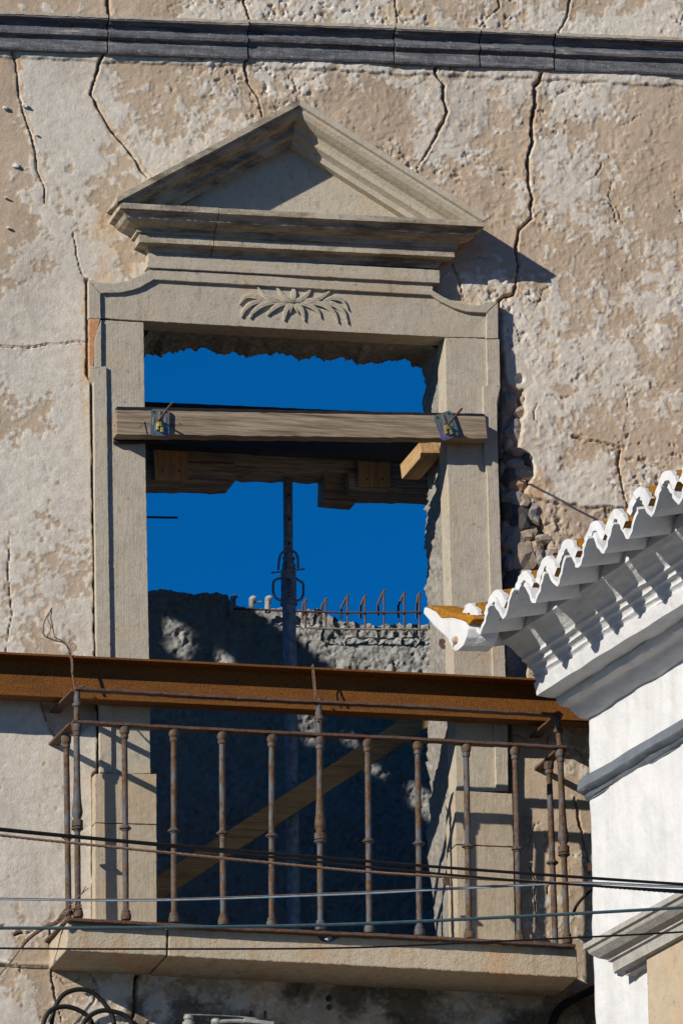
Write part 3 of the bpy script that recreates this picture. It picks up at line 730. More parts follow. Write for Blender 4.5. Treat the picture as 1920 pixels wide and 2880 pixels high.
# --- raking cornice
apex = P(842, 278, -.205); lf = P(330, 551, -.205); rf = P(1370, 612, -.205)
rprof = [(.205, .0), (.205, .022), (.190, .026), (.186, .036), (.170, .050), (.142, .060), (.118, .064), (.108, .074), (.104, .078), (.104, .096), (.092, .099), (.072, .106), (.066, .118), (.064, .125), (-.02, .125), (-.02, .0)]
def rake(name, foot, sgn):
    d = V((apex.x-foot.x, 0, apex.z-foot.z)).normalized(); nrm = V((d.z*sgn, 0, -d.x*sgn)) if sgn > 0 else V((-d.z, 0, d.x))
    if nrm.z > 0: nrm = -nrm
    mb = MB(); rows = []
    for p, q_ in rprof:
        a = V((foot.x, -p, foot.z))+nrm*q_
        # foot end cut plumb, apex end cut plumb at the centre line
        t = (apex.x-a.x)/d.x; e = a+d*t
        t0 = (foot.x-a.x)/d.x; zc = lerp(cl.z, cr_.z, (foot.x-cl.x)/(cr_.x-cl.x))-.004; tz = (zc-a.z)/d.z; s_ = a+d*max(t0, tz)
        rows.append([s_.lerp(e, k/24) for k in range(25)])
    mb.grid(rows+[rows[0]]); n = 25; m = len(rprof)
    mb.f.append(tuple(i*n for i in range(m))); mb.f.append(tuple(i*n+n-1 for i in range(m-1, -1, -1)))
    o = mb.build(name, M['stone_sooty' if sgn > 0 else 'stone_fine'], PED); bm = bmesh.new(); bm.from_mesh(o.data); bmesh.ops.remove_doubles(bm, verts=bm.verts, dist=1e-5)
    bmesh.ops.recalc_face_normals(bm, faces=bm.faces); bm.to_mesh(o.data); bm.free()
    return o
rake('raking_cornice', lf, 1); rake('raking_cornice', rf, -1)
stone_prism('tympanum', [(420,570),(835,372),(842,368),(850,372),(1300,600),(1300,640),(420,600)], -.020, .03, 'stone_fine', PED)
# --- carved leaf spray on the lintel
LC = part('leaf_carving', WS)
def cr(pts, n):          # catmull-rom samples
    P_ = [V((2*pts[0][0]-pts[1][0], 2*pts[0][1]-pts[1][1]))]+[V(p) for p in pts]+[V((2*pts[-1][0]-pts[-2][0], 2*pts[-1][1]-pts[-2][1]))]
    out = []
    for i in range(n+1):
        t = i/n*(len(pts)-1); k = min(int(t), len(pts)-2); f = t-k; a, b, c, d = P_[k:k+4]
        out.append(.5*((2*b)+(-a+c)*f+(2*a-5*b+4*c-d)*f*f+(-a+3*b-3*c+d)*f**3))
    return out
leaves = [([(765,270),(765,190),(765,108)],70), ([(740,275),(640,215),(560,103)],58), ([(600,275),(440,225),(345,108)],62), ([(480,292),(330,225),(215,225),(138,318)],58), ([(420,275),(290,300),(195,380),(160,468)],58),
          ([(600,280),(420,315),(300,400),(258,478)],60), ([(745,288),(600,318),(510,380),(458,444)],60), ([(740,298),(680,380),(655,505)],62), ([(762,305),(738,355),(722,415)],42), ([(775,308),(800,365),(822,425)],42),
          ([(790,303),(860,380),(892,512)],62), ([(830,298),(950,325),(1040,390),(1085,478)],58), ([(960,290),(1120,320),(1230,410),(1287,536)],60), ([(1090,292),(1230,312),(1340,400),(1397,545)],60), ([(1100,288),(1220,240),(1330,270),(1403,388)],54),
          ([(790,275),(900,222),(978,118)],58), ([(880,272),(1040,255),(1198,155)],62), ([(420,284),(760,284),(1120,288)],18)]
for pts, wd in leaves:
    sp = cr(pts, 22); rows = []
    for i, c_ in enumerate(sp):
        t = i/22; tn = (sp[min(i+1, 22)]-sp[max(i-1, 0)]).normalized(); nr = V((-tn.y, tn.x))
        wv = wd*.5*(.16+.84*math.sin(math.pi*min(1, t**.75*.94+.05))**.8) if wd > 20 else 9
        if i == 22: wv *= .15
        hh = .014*(.65+.35*math.sin(math.pi*min(1, t+.15)))
        row = []
        for a, b in ((-1, -.004), (-.97, .86), (-.62, 1.0), (-.46, .88), (-.14, 1.0), (0, .88), (.14, 1.0), (.46, .88), (.62, 1.0), (.97, .86), (1, -.004)):
            q_ = c_+nr*(a*wv); row.append(P(640+q_.x*.2423, 780+q_.y*.2423, YF-(hh*b if b > 0 else -.006)))
        rows.append(row)
    mb = MB().grid(rows); n = 11; mb.f.append(tuple(range(n))); L = len(mb.v); mb.f.append(tuple(range(L-1, L-n-1, -1)))
    mb.build('leaf', M['stone_fine'], LC, smooth=False)
# ================================================================== BALCONY SLAB
YS = -.325
BS = thing('balcony_slab', 'thick weathered limestone balcony slab with rust streaks below the iron railing', 'balcony', tuple(P(830, 2640, 0)))
def slab(pts, name):
    return stone_prism(name, pts, YS, .02, 'slab', BS, jit=1.1, chip=.16, bev=.005)
pts_c = 0
slab([(190,2591),(300,2597),(420,2603),(466,2606),(470,2640),(468,2688),(187,2673)], 'slab_stone')
slab([(470.5,2606),(600,2613),(890,2629),(906,2646),(930,2648),(944,2640),(962,2634),(1200,2646),(1400,2657),(1621,2668),(1625,2750),(1400,2738),(1000,2716),(700,2701),(473,2689),(475,2640)], 'slab_stone')
MB().prism([P(u, v, -.3) for u, v in ((911,2641),(922,2636),(930,2628),(932,2636),(936,2642),(925,2648))], [P(u, v, -.27) for u, v in ((911,2641),(922,2636),(930,2628),(932,2636),(936,2642),(925,2648))]).build('stone_chip', M['pale'], BS)

# ================================================================== IRON RAILING
YR = -.345
RL = thing('balcony_railing', 'rusty wrought iron balcony railing with turned balusters on the stone slab', 'railing', tuple(P(830, 2630, YR)))
def flat(mb, pts, wd, th, seed=0):
    """flat bar: wide in y, thin in z, along pts"""
    r = random.Random(seed); pts = [V(p) for p in pts]; rows = []; out = []
    for i in range(len(pts)-1):
        k = max(1, int((pts[i+1]-pts[i]).length/.03))
        out += [pts[i].lerp(pts[i+1], j/k) for j in range(k)]
    out.append(pts[-1]); n = len(out)
    for i, p in enumerate(out):
        d = (out[min(i+1, n-1)]-out[max(i-1, 0)]); d.z = 0; d.normalize(); s = V((d.y, -d.x, 0)); jz = r.uniform(-.0012, .0012); js = r.uniform(-.001, .001)
        rows.append([p+s*(a*wd/2+js)+V((0, 0, b*th/2+jz)) for a, b in ((-1, -1), (1, -1), (1, 1), (-1, 1))])
    mb.grid(rows, close=True); L = len(mb.v); mb.f.append((L-4, L-3, L-2, L-1)); o = L-4*n; mb.f.append((o+3, o+2, o+1, o)); return mb
rl = lambda u, v: P(u, v, YR)
tl, tr = rl(218, 1939), rl(1570, 2012); ml, mr = rl(212, 2032), rl(1582, 2104); btl, btr = rl(200, 2588), rl(1606, 2662)
def rail(name, a, b, left, right, wd, th, seed):
    pts = ([V((a.x+.0, -.02, a.z+left))] if left is not None else [])+[a, b]+([V((b.x, -.02, b.z+right))] if right is not None else [])
    mb = MB()
    # straight front bar and returns to the wall, mitred at the corners
    flat(mb, [a+V((-.012, 0, 0)), a.lerp(b, .33)+V((0, 0, -.003)), a.lerp(b, .66)+V((0, 0, .002)), b+V((.012, 0, 0))], wd, th, seed)
    if left is not None: flat(mb, [V((a.x, YR+wd*.5, a.z+.001)), V((a.x-.012, .03, a.z+left))], wd*.95, th, seed+1)
    if right is not None: flat(mb, [V((b.x, YR+wd*.5, b.z+.001)), V((b.x-.004, .03, b.z+right))], wd*.95, th, seed+2)
    return mb.build(name, M['rust'], RL, bevel=.0015)
rail('top_rail', tl, tr, .004, .004, .042, .010, 1)
rail('middle_rail', ml, mr, .003, .004, .044, .011, 2)
rail('bottom_rail', btl, btr, 0, 0, .040, .012, 3)
def baluster(ut, vt, ub, vb, tall=False, ytop=YR, k=0, vtop=None, utop=None):
    a = P(ub, vb, ytop); b = P(ut, vt, ytop); r0 = .0118; L = (b-a).length
    m = (0.0062/L)
    pr = [(0, .019), (.012, .021), (.030, .020), (.036, .016), (.040, .0175), (.048, .0165), (.052, r0*.97), (.25, r0*1.04), (.452, r0*.98)]
    if tall: pr += [(.468, .0135), (.4681, .0225), (.500, .0225), (.5001, .0150), (.512, .0140), (.526, .0200), (.545, .0218), (.60, .0165), (.68, .0138), (.80, .0125), (.935, .0120)]
    else: pr += [(.50, r0), (.75, r0*1.03), (.935, r0*.95)]
    pr += [(.938, .0150), (.952, .0165), (.958, .0140), (.962, .0170), (.972, .0195), (.992, .0205), (1.0, .0195)]
    o = MB().lathe(a, b, pr, 16).build('baluster', M['iron'], RL)
    zr = .474 if not tall else .458
    mb = MB().lathe(a.lerp(b, zr-.016), a.lerp(b, zr+.016), [(0, .0125), (.08, .0150), (.22, .0150), (.32, .0225), (.5, .0245), (.64, .0215), (.76, .0150), (.92, .0150), (1, .0120)], 18)
    mb.build('ring', M['iron'], o)
    if tall:
        c = P(utop, vtop, ytop)
        MB().lathe(b+V((0, 0, .010)), c, [(0, .0120), (.08, .0135), (.10, .0110), (.45, .0125), (.50, .0190), (.58, .0195), (.64, .0120), (.70, .0140), (.9, .0115), (1, .0110)], 14).build('upper_spindle', M['iron'], o)
tops = [216.7, 351.4, 488.6, 625.7, 764, 899, 1034.7, 1174, 1311, 1447, 1575]; bots = [220, 355, 490, 628, 764, 901, 1038, 1179, 1319, 1460, 1594]
for i, (a, b) in enumerate(zip(tops, bots)):
    a += random.uniform(-1.6, 1.6); vt = 2037+(a-216)*.0532; vb = 2580+(b-220)*.0535
    baluster(a, vt, b, vb, i in (0, 5, 10), YR, i, 1944+(a-216)*.0532, [218, 896, 1566][[0, 5, 10].index(i)] if i in (0, 5, 10) else None)
# side balusters half-way back to the wall
yl = -.175
aL = V((P(216.7, 2037, YR).x-.006, yl, P(216.7, 2037, YR).z-.004)); uL, vL = project(*aL); bL = V((P(220, 2580, YR).x, yl, P(220, 2580, YR).z)); uLb, vLb = project(*bL)
baluster(uL, vL, uLb, vLb, False, yl)
aR = V((P(1575, 2110, YR).x-.002, yl, P(1575, 2110, YR).z-.004)); uR, vR = project(*aR); bR = V((P(1594, 2654, YR).x, yl, P(1594, 2654, YR).z)); uRb, vRb = project(*bR)
baluster(uR, vR, uRb, vRb, False, yl)
for (u, v) in ((232, 1933), (1568, 2005), (899, 1968)):
    MB().lathe(P(u, v+3, YR-.004), P(u, v-4, YR-.004), [(0, .012), (.5, .013), (1, .008)], 10).build('rivet', M['rust'], RL)

# ================================================================== RUSTED CHANNEL BEAM
yw, yf = -.062, -.146
BM = thing('steel_channel_beam', 'long rusted steel channel beam running across the lower window opening', 'beam', tuple(P(830, 1990, yw)))
tb0, tb1 = P(-160, 1825, yf), P(1800, 1922, yf); up = V((0, 0, 1)); HB = .172
def bar(name, a, b, y0, y1, z0, z1, mat, parent):
    mb = MB(); mb.box8([V((a.x, y0, a.z+z0)), V((b.x, y0, b.z+z0)), V((b.x, y1, b.z+z0)), V((a.x, y1, a.z+z0)), V((a.x, y0, a.z+z1)), V((b.x, y0, b.z+z1)), V((b.x, y1, b.z+z1)), V((a.x, y1, a.z+z1))])
    return mb.build(name, mat, parent, bevel=.002)
bar('web', tb0, tb1, yw-.008, yw, -HB, 0, M['beam'], BM)
bar('top_flange', tb0, tb1, yf, yw-.0085, -.009, .0005, M['beam'], BM)
bar('bottom_flange', tb0, tb1, yf, yw-.0085, -HB-.0005, -HB+.009, M['beam'], BM)

# ================================================================== TIE WIRES
def wavy(pts, n, amp, seed):
    r = random.Random(seed); sp = cr3(pts, n)
    return [p+V((r.uniform(-amp, amp), r.uniform(-amp, amp), r.uniform(-amp, amp))) for p in sp]
def cr3(pts, n):
    pts = [V(p) for p in pts]; P_ = [pts[0]*2-pts[1]]+pts+[pts[-1]*2-pts[-2]]; out = []
    for i in range(n+1):
        t = i/n*(len(pts)-1); k = min(int(t), len(pts)-2); f = t-k; a, b, c, d = P_[k:k+4]
        out.append(.5*((2*b)+(-a+c)*f+(2*a-5*b+4*c-d)*f*f+(-a+3*b-3*c+d)*f**3))
    return out
def wire_mesh(mb, pix, y, r, n=30, amp=.001, seed=0, seg=6):
    pts = [P(u, v, y if not isinstance(y, (list, tuple)) else y[i]) for i, (u, v) in enumerate(pix)]
    return mb.tube(wavy(pts, n, amp, seed), r, seg)
yt = -.150
t1 = thing('tie_wire', 'twisted rusty wire tying the left railing corner to the beam, loose ends curling above', 'wire', tuple(P(200, 1850, yt)))
mb = MB(); wire_mesh(mb, [(195,1838),(202,1862),(203,1890),(209,1925),(213,1948)], [-.144,-.150,-.160,-.23,-.34], .0030, 30, .0008, 1); wire_mesh(mb, [(199,1836),(205,1862),(205,1895),(212,1930),(216,1946)], [-.146,-.152,-.165,-.24,-.345], .0030, 30, .0008, 2); mb.build('twisted_strand', M['wire'], t1)
mb = MB()
wire_mesh(mb, zz([(320,225),(318,200),(290,175),(250,165),(215,150),(200,130),(205,80),(220,50),(240,20)], 0, 1700, .6122), [-.15,-.15,-.15,-.15,-.15,-.15,-.15,-.15,-.15], .0028, 40, .001, 3)
wire_mesh(mb, zz([(322,222),(300,178),(270,160),(252,145),(245,110),(235,60),(240,30)], 0, 1700, .6122), -.15, .0024, 40, .001, 4)
wire_mesh(mb, zz([(215,150),(235,110),(222,70),(228,40),(238,15)], 0, 1700, .6122), -.155, .0016, 30, .001, 5)
wire_mesh(mb, zz([(330,222),(325,190),(340,180),(352,195),(345,215)], 0, 1700, .6122), -.15, .0016, 26, .001, 6)
mb.build('loose_end', M['wire'], t1)
t2 = thing('tie_wire', 'rusty wire loop hanging the middle of the railing from the beam', 'wire', tuple(P(885, 1870, yt)))
mb = MB(); wire_mesh(mb, [(880,1868),(884,1900),(889,1960),(892,2003),(893,2030)], [-.143,-.150,-.20,-.33,-.362], .0032, 30, .0006, 7); wire_mesh(mb, [(876,1872),(882,1930),(886,1975),(888,2010),(890,2030)], [-.143,-.146,-.25,-.34,-.352], .0022, 30, .0006, 8)
mb.build('wire_loop', M['wire'], t2)

# ================================================================== FRONT PLANK WITH WEDGE CLAMPS
yp0, yp1 = -.130, -.062
PK = thing('timber_plank', 'weathered grey brown plank clamped across the jambs near the window top', 'plank', tuple(P(840, 1190, yp1)))
def board(name, pix, y0, y1, mat, parent, sub=.03, amp=.001, seed=0, bev=.003):
    """pix: front face corners tl, tr, br, bl"""
    f = [P(u, v, y0) for u, v in pix]; r = random.Random(seed)
    n = max(2, int((f[1]-f[0]).length/sub)); rows = []
    for i in range(n+1):
        t = i/n; a = f[0].lerp(f[1], t); b = f[3].lerp(f[2], t)
        a = a+V((0, 0, r.uniform(-amp, amp))); b = b+V((0, 0, r.uniform(-amp, amp)*1.6))
        rows.append([a, b, V((b.x, y1, b.z)), V((a.x, y1, a.z))])
    mb = MB().grid(rows, close=True); L = len(mb.v); mb.f.append((0, 1, 2, 3)); mb.f.append((L-1, L-2, L-3, L-4))
    return mb.build(name, mat, parent, bevel=bev)
board('plank_board', [(327,1153),(1365,1171),(1371,1234),(328,1222)], yp0, yp1, M['wood'], PK, amp=.0014)
for k, (a, b) in enumerate((((411,1184),(392,1203)), ((491,1179),(505,1190)))):
    mb = MB().tube([P(*a, yp0+.004), P(*b, yp0-.022 if k == 0 else yp0-.004)], .0018, 8); mb.build('nail', M['wire'], PK)
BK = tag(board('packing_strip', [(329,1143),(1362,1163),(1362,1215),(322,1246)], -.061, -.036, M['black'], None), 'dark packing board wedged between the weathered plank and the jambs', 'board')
def clamp(cu_, cv_, ang, label, rod):
    t = thing('wedge_clamp', label, 'clamp', tuple(P(cu_, cv_, yp0)), 'wedge clamps on the plank')
    ca, sa = math.cos(ang), math.sin(ang)
    def q(a, b, dy): return P(cu_+a*ca-b*sa, cv_+a*sa+b*ca, yp0-.012-dy)
    out = [(-27,-31),(-20,-38),(20,-38),(27,-31),(27,31),(20,38),(-20,38),(-27,31)]
    MB().prism([q(a, b, .004) for a, b in out], [q(a, b, 0) for a, b in out]).build('plate', M['zinc'], t, bevel=.0008)
    for (a, b, w_, h_, dz) in ((-17,-4,3.2,13,.006), (17,-4,3.2,13,.006), (0,-20,4,14,.010), (-6,10,4.5,12,.016), (6,14,5,14,.018), (0,4,7,7,.022), (8,22,4,5,.012)):
        f = [q(a+x*w_, b+y*h_, dz) for x, y in ((-.6,-.8),(.6,-.8),(.8,.9),(-.8,.9))]; bk = [q(a+x*w_*1.5, b+y*h_*1.15, .003) for x, y in ((-.6,-.8),(.6,-.8),(.8,.9),(-.8,.9))]
        MB().prism(f, bk).build('wedge' if dz > .01 else 'rib', M['gold'] if dz > .01 else M['zinc'], t, bevel=.0008)
    for (a, b) in ((-17,-29), (17,-29), (-18,31), (18,31)):
        MB().lathe(q(a, b, .0035), q(a, b, .0052), [(0, .0052), (1, .0046)], 12).build('bolt_hole', M['black'] if b < 0 else M['zinc'], t)
    a1 = P(rod[0], rod[1], yp0-.255); a0 = V((a1.x, yp0+.02, a1.z))
    n = 60; MB().tube([a0.lerp(a1, i/n) for i in range(n+1)], [.0042+.0007*(i % 2) for i in range(n+1)], 10).build('tie_rod', M['rebar'], t)
clamp(450, 1188, .01, 'iridescent wedge clamp with rusty tie rod near the left end of the plank', (484, 1133))
clamp(1255, 1197, -.34, 'tilted iridescent wedge clamp with tie rod near the right end of the plank', (1298, 1149))

# ================================================================== TIMBERS INSIDE THE OPENING
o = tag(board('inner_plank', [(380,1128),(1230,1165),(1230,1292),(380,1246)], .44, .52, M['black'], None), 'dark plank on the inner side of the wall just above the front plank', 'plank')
o = tag(board('old_beam', [(360,1232),(1240,1278),(1240,1338),(360,1308)], .73, .91, M['oldwood'], None, amp=.003), 'old paint flecked timber beam held up by the steel prop', 'beam')
o = tag(board('corbel_timber', [(360,1300),(660,1303),(662,1356),(360,1352)], .715, .89, M['oldwood'], None, amp=.002), 'short old timber under the left end of the old beam', 'beam')
o = tag(board('corbel_timber', [(978,1328),(1230,1338),(1230,1386),(982,1380)], .715, .89, M['oldwood'], None, amp=.002), 'short old timber under the right end of the old beam', 'beam')
o = tag(board('bearing_board', [(913,1330),(1003,1335),(1003,1412),(911,1404)], .79, .91, M['oldwood'], None), 'stub of dark board hanging under the old beam, right of the prop', 'board')
for k, (pix, lab) in enumerate((([(434,1238),(527,1240),(529,1350),(437,1348)], 'pine cleat with a dark knot nailed over the left timber joint'), ([(1010,1274),(1097,1277),(1097,1370),(1008,1367)], 'pine cleat nailed over the right timber joint'))):
    t = thing('wood_cleat', lab, 'board', tuple(P(pix[0][0], pix[0][1], .71)), 'pine cleats over the timber joints')
    board('cleat_board', pix, .688, .713, M['newwood_z'], t)
    for (a, b) in ((.25, .2), (.75, .2), (.25, .78), (.75, .78)):
        u = lerp(pix[0][0], pix[1][0], a); v = lerp(pix[0][1], pix[3][1], b); MB().lathe(P(u, v, .686), P(u, v, .69), [(0, .004), (1, .0045)], 10).build('screw', M['black'], t)
    if k == 0: MB().lathe(P(482, 1317, .6865), P(482, 1317, .69), [(0, .010), (1, .013)], 14).build('knot', M['oldwood'], t)
o = tag(board('cross_timber', [(1179,1243),(1236,1245),(1236,1286),(1184,1285)], .10, .42, M['newwood'], None, sub=.02), 'yellow sawn timber end pointing out beside the right jamb', 'timber')
# diagonal brace
a = P(1172, 2030, .75); b = P(395, 2530, .75)
d = (b-a).normalized(); nrm = V((-d.z, 0, d.x)); 
f = [a-d*.12+nrm*.043, b+d*.1+nrm*.043, b+d*.1-nrm*.043, a-d*.12-nrm*.043]
o = tag(MB().prism(f, [p+V((0, .035, 0)) for p in f]).build('diagonal_brace', M['brace'], None, bevel=.003), 'brown board leaning diagonally across the dark lower opening', 'board')
# rebar stub on the left reveal
n = 40; a = P(392, 1454, .3); b = P(500, 1456, .3)
tag(MB().tube([a.lerp(b, i/n) for i in range(n+1)], [.0042+.0008*(i % 2) for i in range(n+1)], 8).build('rebar_stub', M['black']), 'short dark rebar sticking out of the left reveal against the sky', 'rebar')

# ================================================================== STEEL PROP
yq = .84
pb, pm, pt = P(827, 2720, yq), P(812.6, 1700, yq), P(809, 1330, yq)
PR = thing('steel_prop', 'adjustable dark steel prop with looped handles standing in the window opening', 'prop', tuple(pb))
MB().lathe(pb, pm, [(0, .0275), (1, .0275)], 24).build('outer_tube', M['prop'], PR)
c0, c1 = P(812.5, 1704, yq), P(811, 1602, yq)
MB().lathe(c0, c1, [(0, .031), (.02, .0350), (.08, .0355), (.085, .0315), (.9, .0310), (.93, .0295), (1, .0295)], 24).build('collar', M['prop'], PR)
# inner tube with pin holes: square hole strip modelled by leaving gaps
it = MB(); axis = (pt-c1).normalized(); e = axis.orthogonal().normalized()
holes_t = []
ri = .0195
Lin = (pt-c1).length
ex = V((1, 0, 0)); ey = V((0, 1, 0))
def ringpt(t, k, seg=24): ang = 2*math.pi*k/seg; return c1.lerp(pt, t)+ex*ri*math.cos(ang)+ey*ri*math.sin(ang)
hole_v = [1531, 1464, 1396]
ht = []
for hv in hole_v:
    z = P(811, hv, yq).z; ht.append((z-c1.z)/(pt.z-c1.z))
lv = [0]
for t in ht: lv += [t-.0055/Lin*1.0, t+.0055/Lin]
lv.append(1); seg = 24; rows = []
for t in lv: rows.append([ringpt(t, k) for k in range(seg)])
mb = MB(); vs = [p for r in rows for p in r]; fs = []
for i in range(len(rows)-1):
    for k in range(seg):
        if i % 2 == 1 and k in (5, 6, 17, 18): continue
        fs.append((i*seg+k, i*seg+(k+1) % seg, (i+1)*seg+(k+1) % seg, (i+1)*seg+k))
mb.add(vs, fs); mb.smooth = True; mb.build('inner_tube', M['prop'], PR)
MB().box(pt.x-.06, pt.x+.06, yq-.06, yq+.06, pt.z-.004, pt.z+.004).build('head_plate', M['prop'], PR, bevel=.001)
def px(u, v, dy=0): return P(u, v, yq+dy)
def tubepx(name, pts, r, n=30, mat='prop'): MB().tube(cr3([px(*p) for p in pts], n), r, 10).build(name, M[mat], PR)
hz_ = lambda pts: [(700+x*.1403, 1500+y*.1403) for x, y in pts]
tubepx('handle', hz_([(640,900),(560,920),(495,975),(485,1100),(500,1220),(560,1310),(650,1345)]), .0052)
tubepx('handle', hz_([(945,900),(1010,950),(1080,1000),(1092,1110),(1085,1230),(1040,1320),(950,1355)]), .0052)
tubepx('yoke', [(*p, -.022) for p in hz_([(590,730),(605,560),(630,440),(700,365),(800,345),(900,365),(965,440),(985,560),(985,700)])], .0052, 40)
tubepx('nut', hz_([(800,480),(800,520)]), .0265, 2); tubepx('nut', hz_([(795,540),(795,620)]), .0235, 3); tubepx('thread', hz_([(800,620),(800,720)]), .0285, 3)
# locking pin: flat bar across
a, b = px(763, 1611, -.036), px(858, 1600, -.036)
MB().box8([a+V((0, 0, -.003)), b+V((0, 0, -.003)), b+V((0, .006, -.003)), a+V((0, .006, -.003)), a+V((0, 0, .004)), b+V((0, 0, .004)), b+V((0, .006, .004)), a+V((0, .006, .004))]).build('locking_pin', M['prop'], PR, bevel=.001)
# embossed lettering wrapped round the collar, reading upwards
tc = bpy.data.curves.new('txt', 'FONT'); tc.body = 'ETOSA'; tc.size = .0215; tc.extrude = .0015; tc.space_character = 1.12
to = bpy.data.objects.new('txt', tc); C.objects.link(to); dg = bpy.context.evaluated_depsgraph_get(); tm = bpy.data.meshes.new_from_object(to.evaluated_get(dg)); bpy.data.objects.remove(to)
zc0 = P(812, 1686, yq).z; vs = []
view = math.atan2(CAM.y-yq, CAM.x-c0.x)
for v_ in tm.vertices:
    ang = view+.18-(v_.co.y-.008)/.0300*-1.0*-1.0; rr_ = .0312+v_.co.z
    t = (zc0+v_.co.x-c0.z)/(c1.z-c0.z); cpt = c0.lerp(c1, t)
    ang = view+.12-((.008-v_.co.y)/.0300)*1.0*-1.0
    vs.append((cpt.x+rr_*math.cos(ang), cpt.y+rr_*math.sin(ang), zc0+v_.co.x*1.15))
mb = MB(); mb.add(vs, [tuple(p.vertices) for p in tm.polygons]); mb.build('lettering', M['black'], PR, fix=False)

# ================================================================== REAR WALL with starter bars
RW = thing('rear_wall', 'grey sprayed concrete rear wall with sunlit patches and rusty starter bars on top', 'wall', tuple(P(800, 2700, YB)))
topl = [(300,1662),(416,1662),(440,1660),(470,1662),(520,1665),(560,1669),(600,1666),(640,1676),(645,1690),(665,1700),(685,1709),(720,1710),(760,1705),(800,1704),(850,1714),(900,1713),(930,1720),(955,1738),(990,1746),(1030,1750),(1080,1752),(1130,1748),(1180,1748),(1260,1752),(1500,1760)]
gx0, gx1 = P(330, 1800, YB).x-.9, P(1260, 1800, YB).x+1.1; rs = .0065
ax = np.linspace(gx0, gx1, int((gx1-gx0)/rs)); zbot = P(800, 2900, YB).z
ztop_px = np.array([P(u, v, YB).z for u, v in topl]); xtop_px = np.array([P(u, v, YB).x for u, v in topl])
zt = np.interp(ax, xtop_px, ztop_px)+(fbm(ax, ax*0, .03, 4, 8)-.5)*.03
nzr = int((zt.max()-zbot)/rs)
tt = np.linspace(0, 1, nzr)
AX = np.repeat(ax[None, :], nzr, 0); AZ = zbot+(zt[None, :]-zbot)*tt[:, None]
hh = (fbm(AX, AZ, .30, 4, 3)-.5)*.05+(fbm(AX, AZ, .06, 3, 4, .5)-.5)*.012+(fbm(AX, AZ, .026, 4, 6, .8)-.5)*.026
hh -= .012*sstep(.55, .75, fbm(AX, AZ, .04, 5, 19, .75))
step = sstep(0, 1, (AX-P(700, 1700, YB).x)/.02)*sstep(.085, .06, zt[None, :]-AZ); hh -= .035*step
AY = YB-hh
# top surface going back
back = 14; rowsY = [AY[-1]+(.35*(k+1)/back) for k in range(back)]
rowsZ = [AZ[-1]+(fbm(ax, ax*0+.04*(k+1), .05, 4, 14)-.5)*.035+.004*k for k in range(back)]
FX = np.concatenate([AX, np.repeat(ax[None, :], back, 0)]); FY = np.concatenate([AY, np.array(rowsY)]); FZ = np.concatenate([AZ, np.array(rowsZ)])
ii = np.arange(FX.size).reshape(FX.shape); qq = np.stack([ii[:-1, :-1], ii[:-1, 1:], ii[1:, 1:], ii[1:, :-1]], -1).reshape(-1, 4)
fast_mesh('concrete_face', np.stack([FX, FY, FZ], -1).reshape(-1, 3), qq, M['concrete'], RW, True)
mb = MB(); mb.box(gx0-2.5, gx0+.02, YB+.02, YB+.4, 0, zt[0]); mb.box(gx1-.02, gx1+2.0, YB+.02, YB+.4, 0, zt[-1]); mb.box(gx0, gx1, YB+.36, YB+.4, 0, zt.min()-.01); mb.box(gx0+.02, gx1-.02, YB+.02, YB+.35, 0, zbot+.01)
mb.build('wall_core', M['concrete'], RW)
zp = lambda pts: zz(pts, 600, 1640, .40816)
def ribbed(mb, pts, r, n, y):
    pp = cr3([P(u, v, y) for u, v in pts], n); mb.tube(pp, [r*(1+.16*(i % 2)) for i in range(n+1)], 8)
for k, (x, yt_, yb_, hx, hy) in enumerate([(635,120,290,615,165),(775,115,300,745,165),(925,92,305,885,160),(1045,95,305,1015,158),(1175,60,305,1135,140),(1315,75,310,1275,155),(1420,75,310,1400,160)]):
    mb = MB(); ribbed(mb, zp([(x,yb_+20),(x,(yt_+yb_)/2),(x-1,yt_),(x+12,yt_-4)]), .0040, 46, YB-.055); mb.build('starter_bar', M['rebar'], RW)
    mb = MB(); ribbed(mb, zp([(x-2,yt_+4),(x-12,yt_+14),(hx,hy),(hx-2,hy+25),(hx-1,hy+85)]), .0046, 40, YB-.01); mb.build('starter_bar', M['rebar'], RW)
for x, yt_ in ((135,95),(265,102),(375,100)):
    mb = MB(); ribbed(mb, zp([(x,205),(x,140),(x+1,yt_+12),(x+14,yt_+4),(x+20,yt_+12)]), .012, 26, YB-.05); mb.build('starter_bar', M['concrete'], RW)
mb = MB(); ribbed(mb, zp([(280,132),(330,128)]), .004, 10, YB-.05); mb.build('starter_bar', M['concrete'], RW)
for pts, mt in (([(140,178),(300,182),(480,190),(700,198),(900,203),(1200,203),(1440,201)], 'rebar'), ([(650,308),(800,314),(1100,318),(1300,317),(1470,320)], 'mortar')):
    mb = MB(); ribbed(mb, zp(pts), .0042, 120, YB-.062); mb.build('longitudinal_bar', M[mt], RW)
# interior floor and right side wall of the shell
o = MB().box(gx0-2.4, gx1+2, .41, YB+.3, -.05, .02).build('interior_floor', M['street']); o['kind'] = 'structure'

# ================================================================== HINGE PLATES ON THE RIGHT JAMB
for (pts, y, lab) in (([(1234,1798),(1245,1796),(1258,1806),(1262,1812),(1260,1822),(1240,1824),(1233,1814)], .10, 'small rusty hinge plate on the right jamb by the tile tip'),
                      ([(1243,2472),(1262,2470),(1266,2488),(1250,2490),(1244,2484)], .06, 'small rusty hinge plate low on the right jamb behind the cables')):
    f = [P(u, v, y-.02) for u, v in pts]; t = thing('hinge_plate', lab, 'hinge', tuple(f[0]))
    MB().prism(f, [p+V((.004, .006, 0)) for p in f]).build('plate', M['rust'], t); u, v = pts[2]
    MB().lathe(P(u-6, v+6, y-.028), P(u-6, v+6, y-.018), [(0, .003), (1, .004)], 8).build('rivet', M['pale'], t)
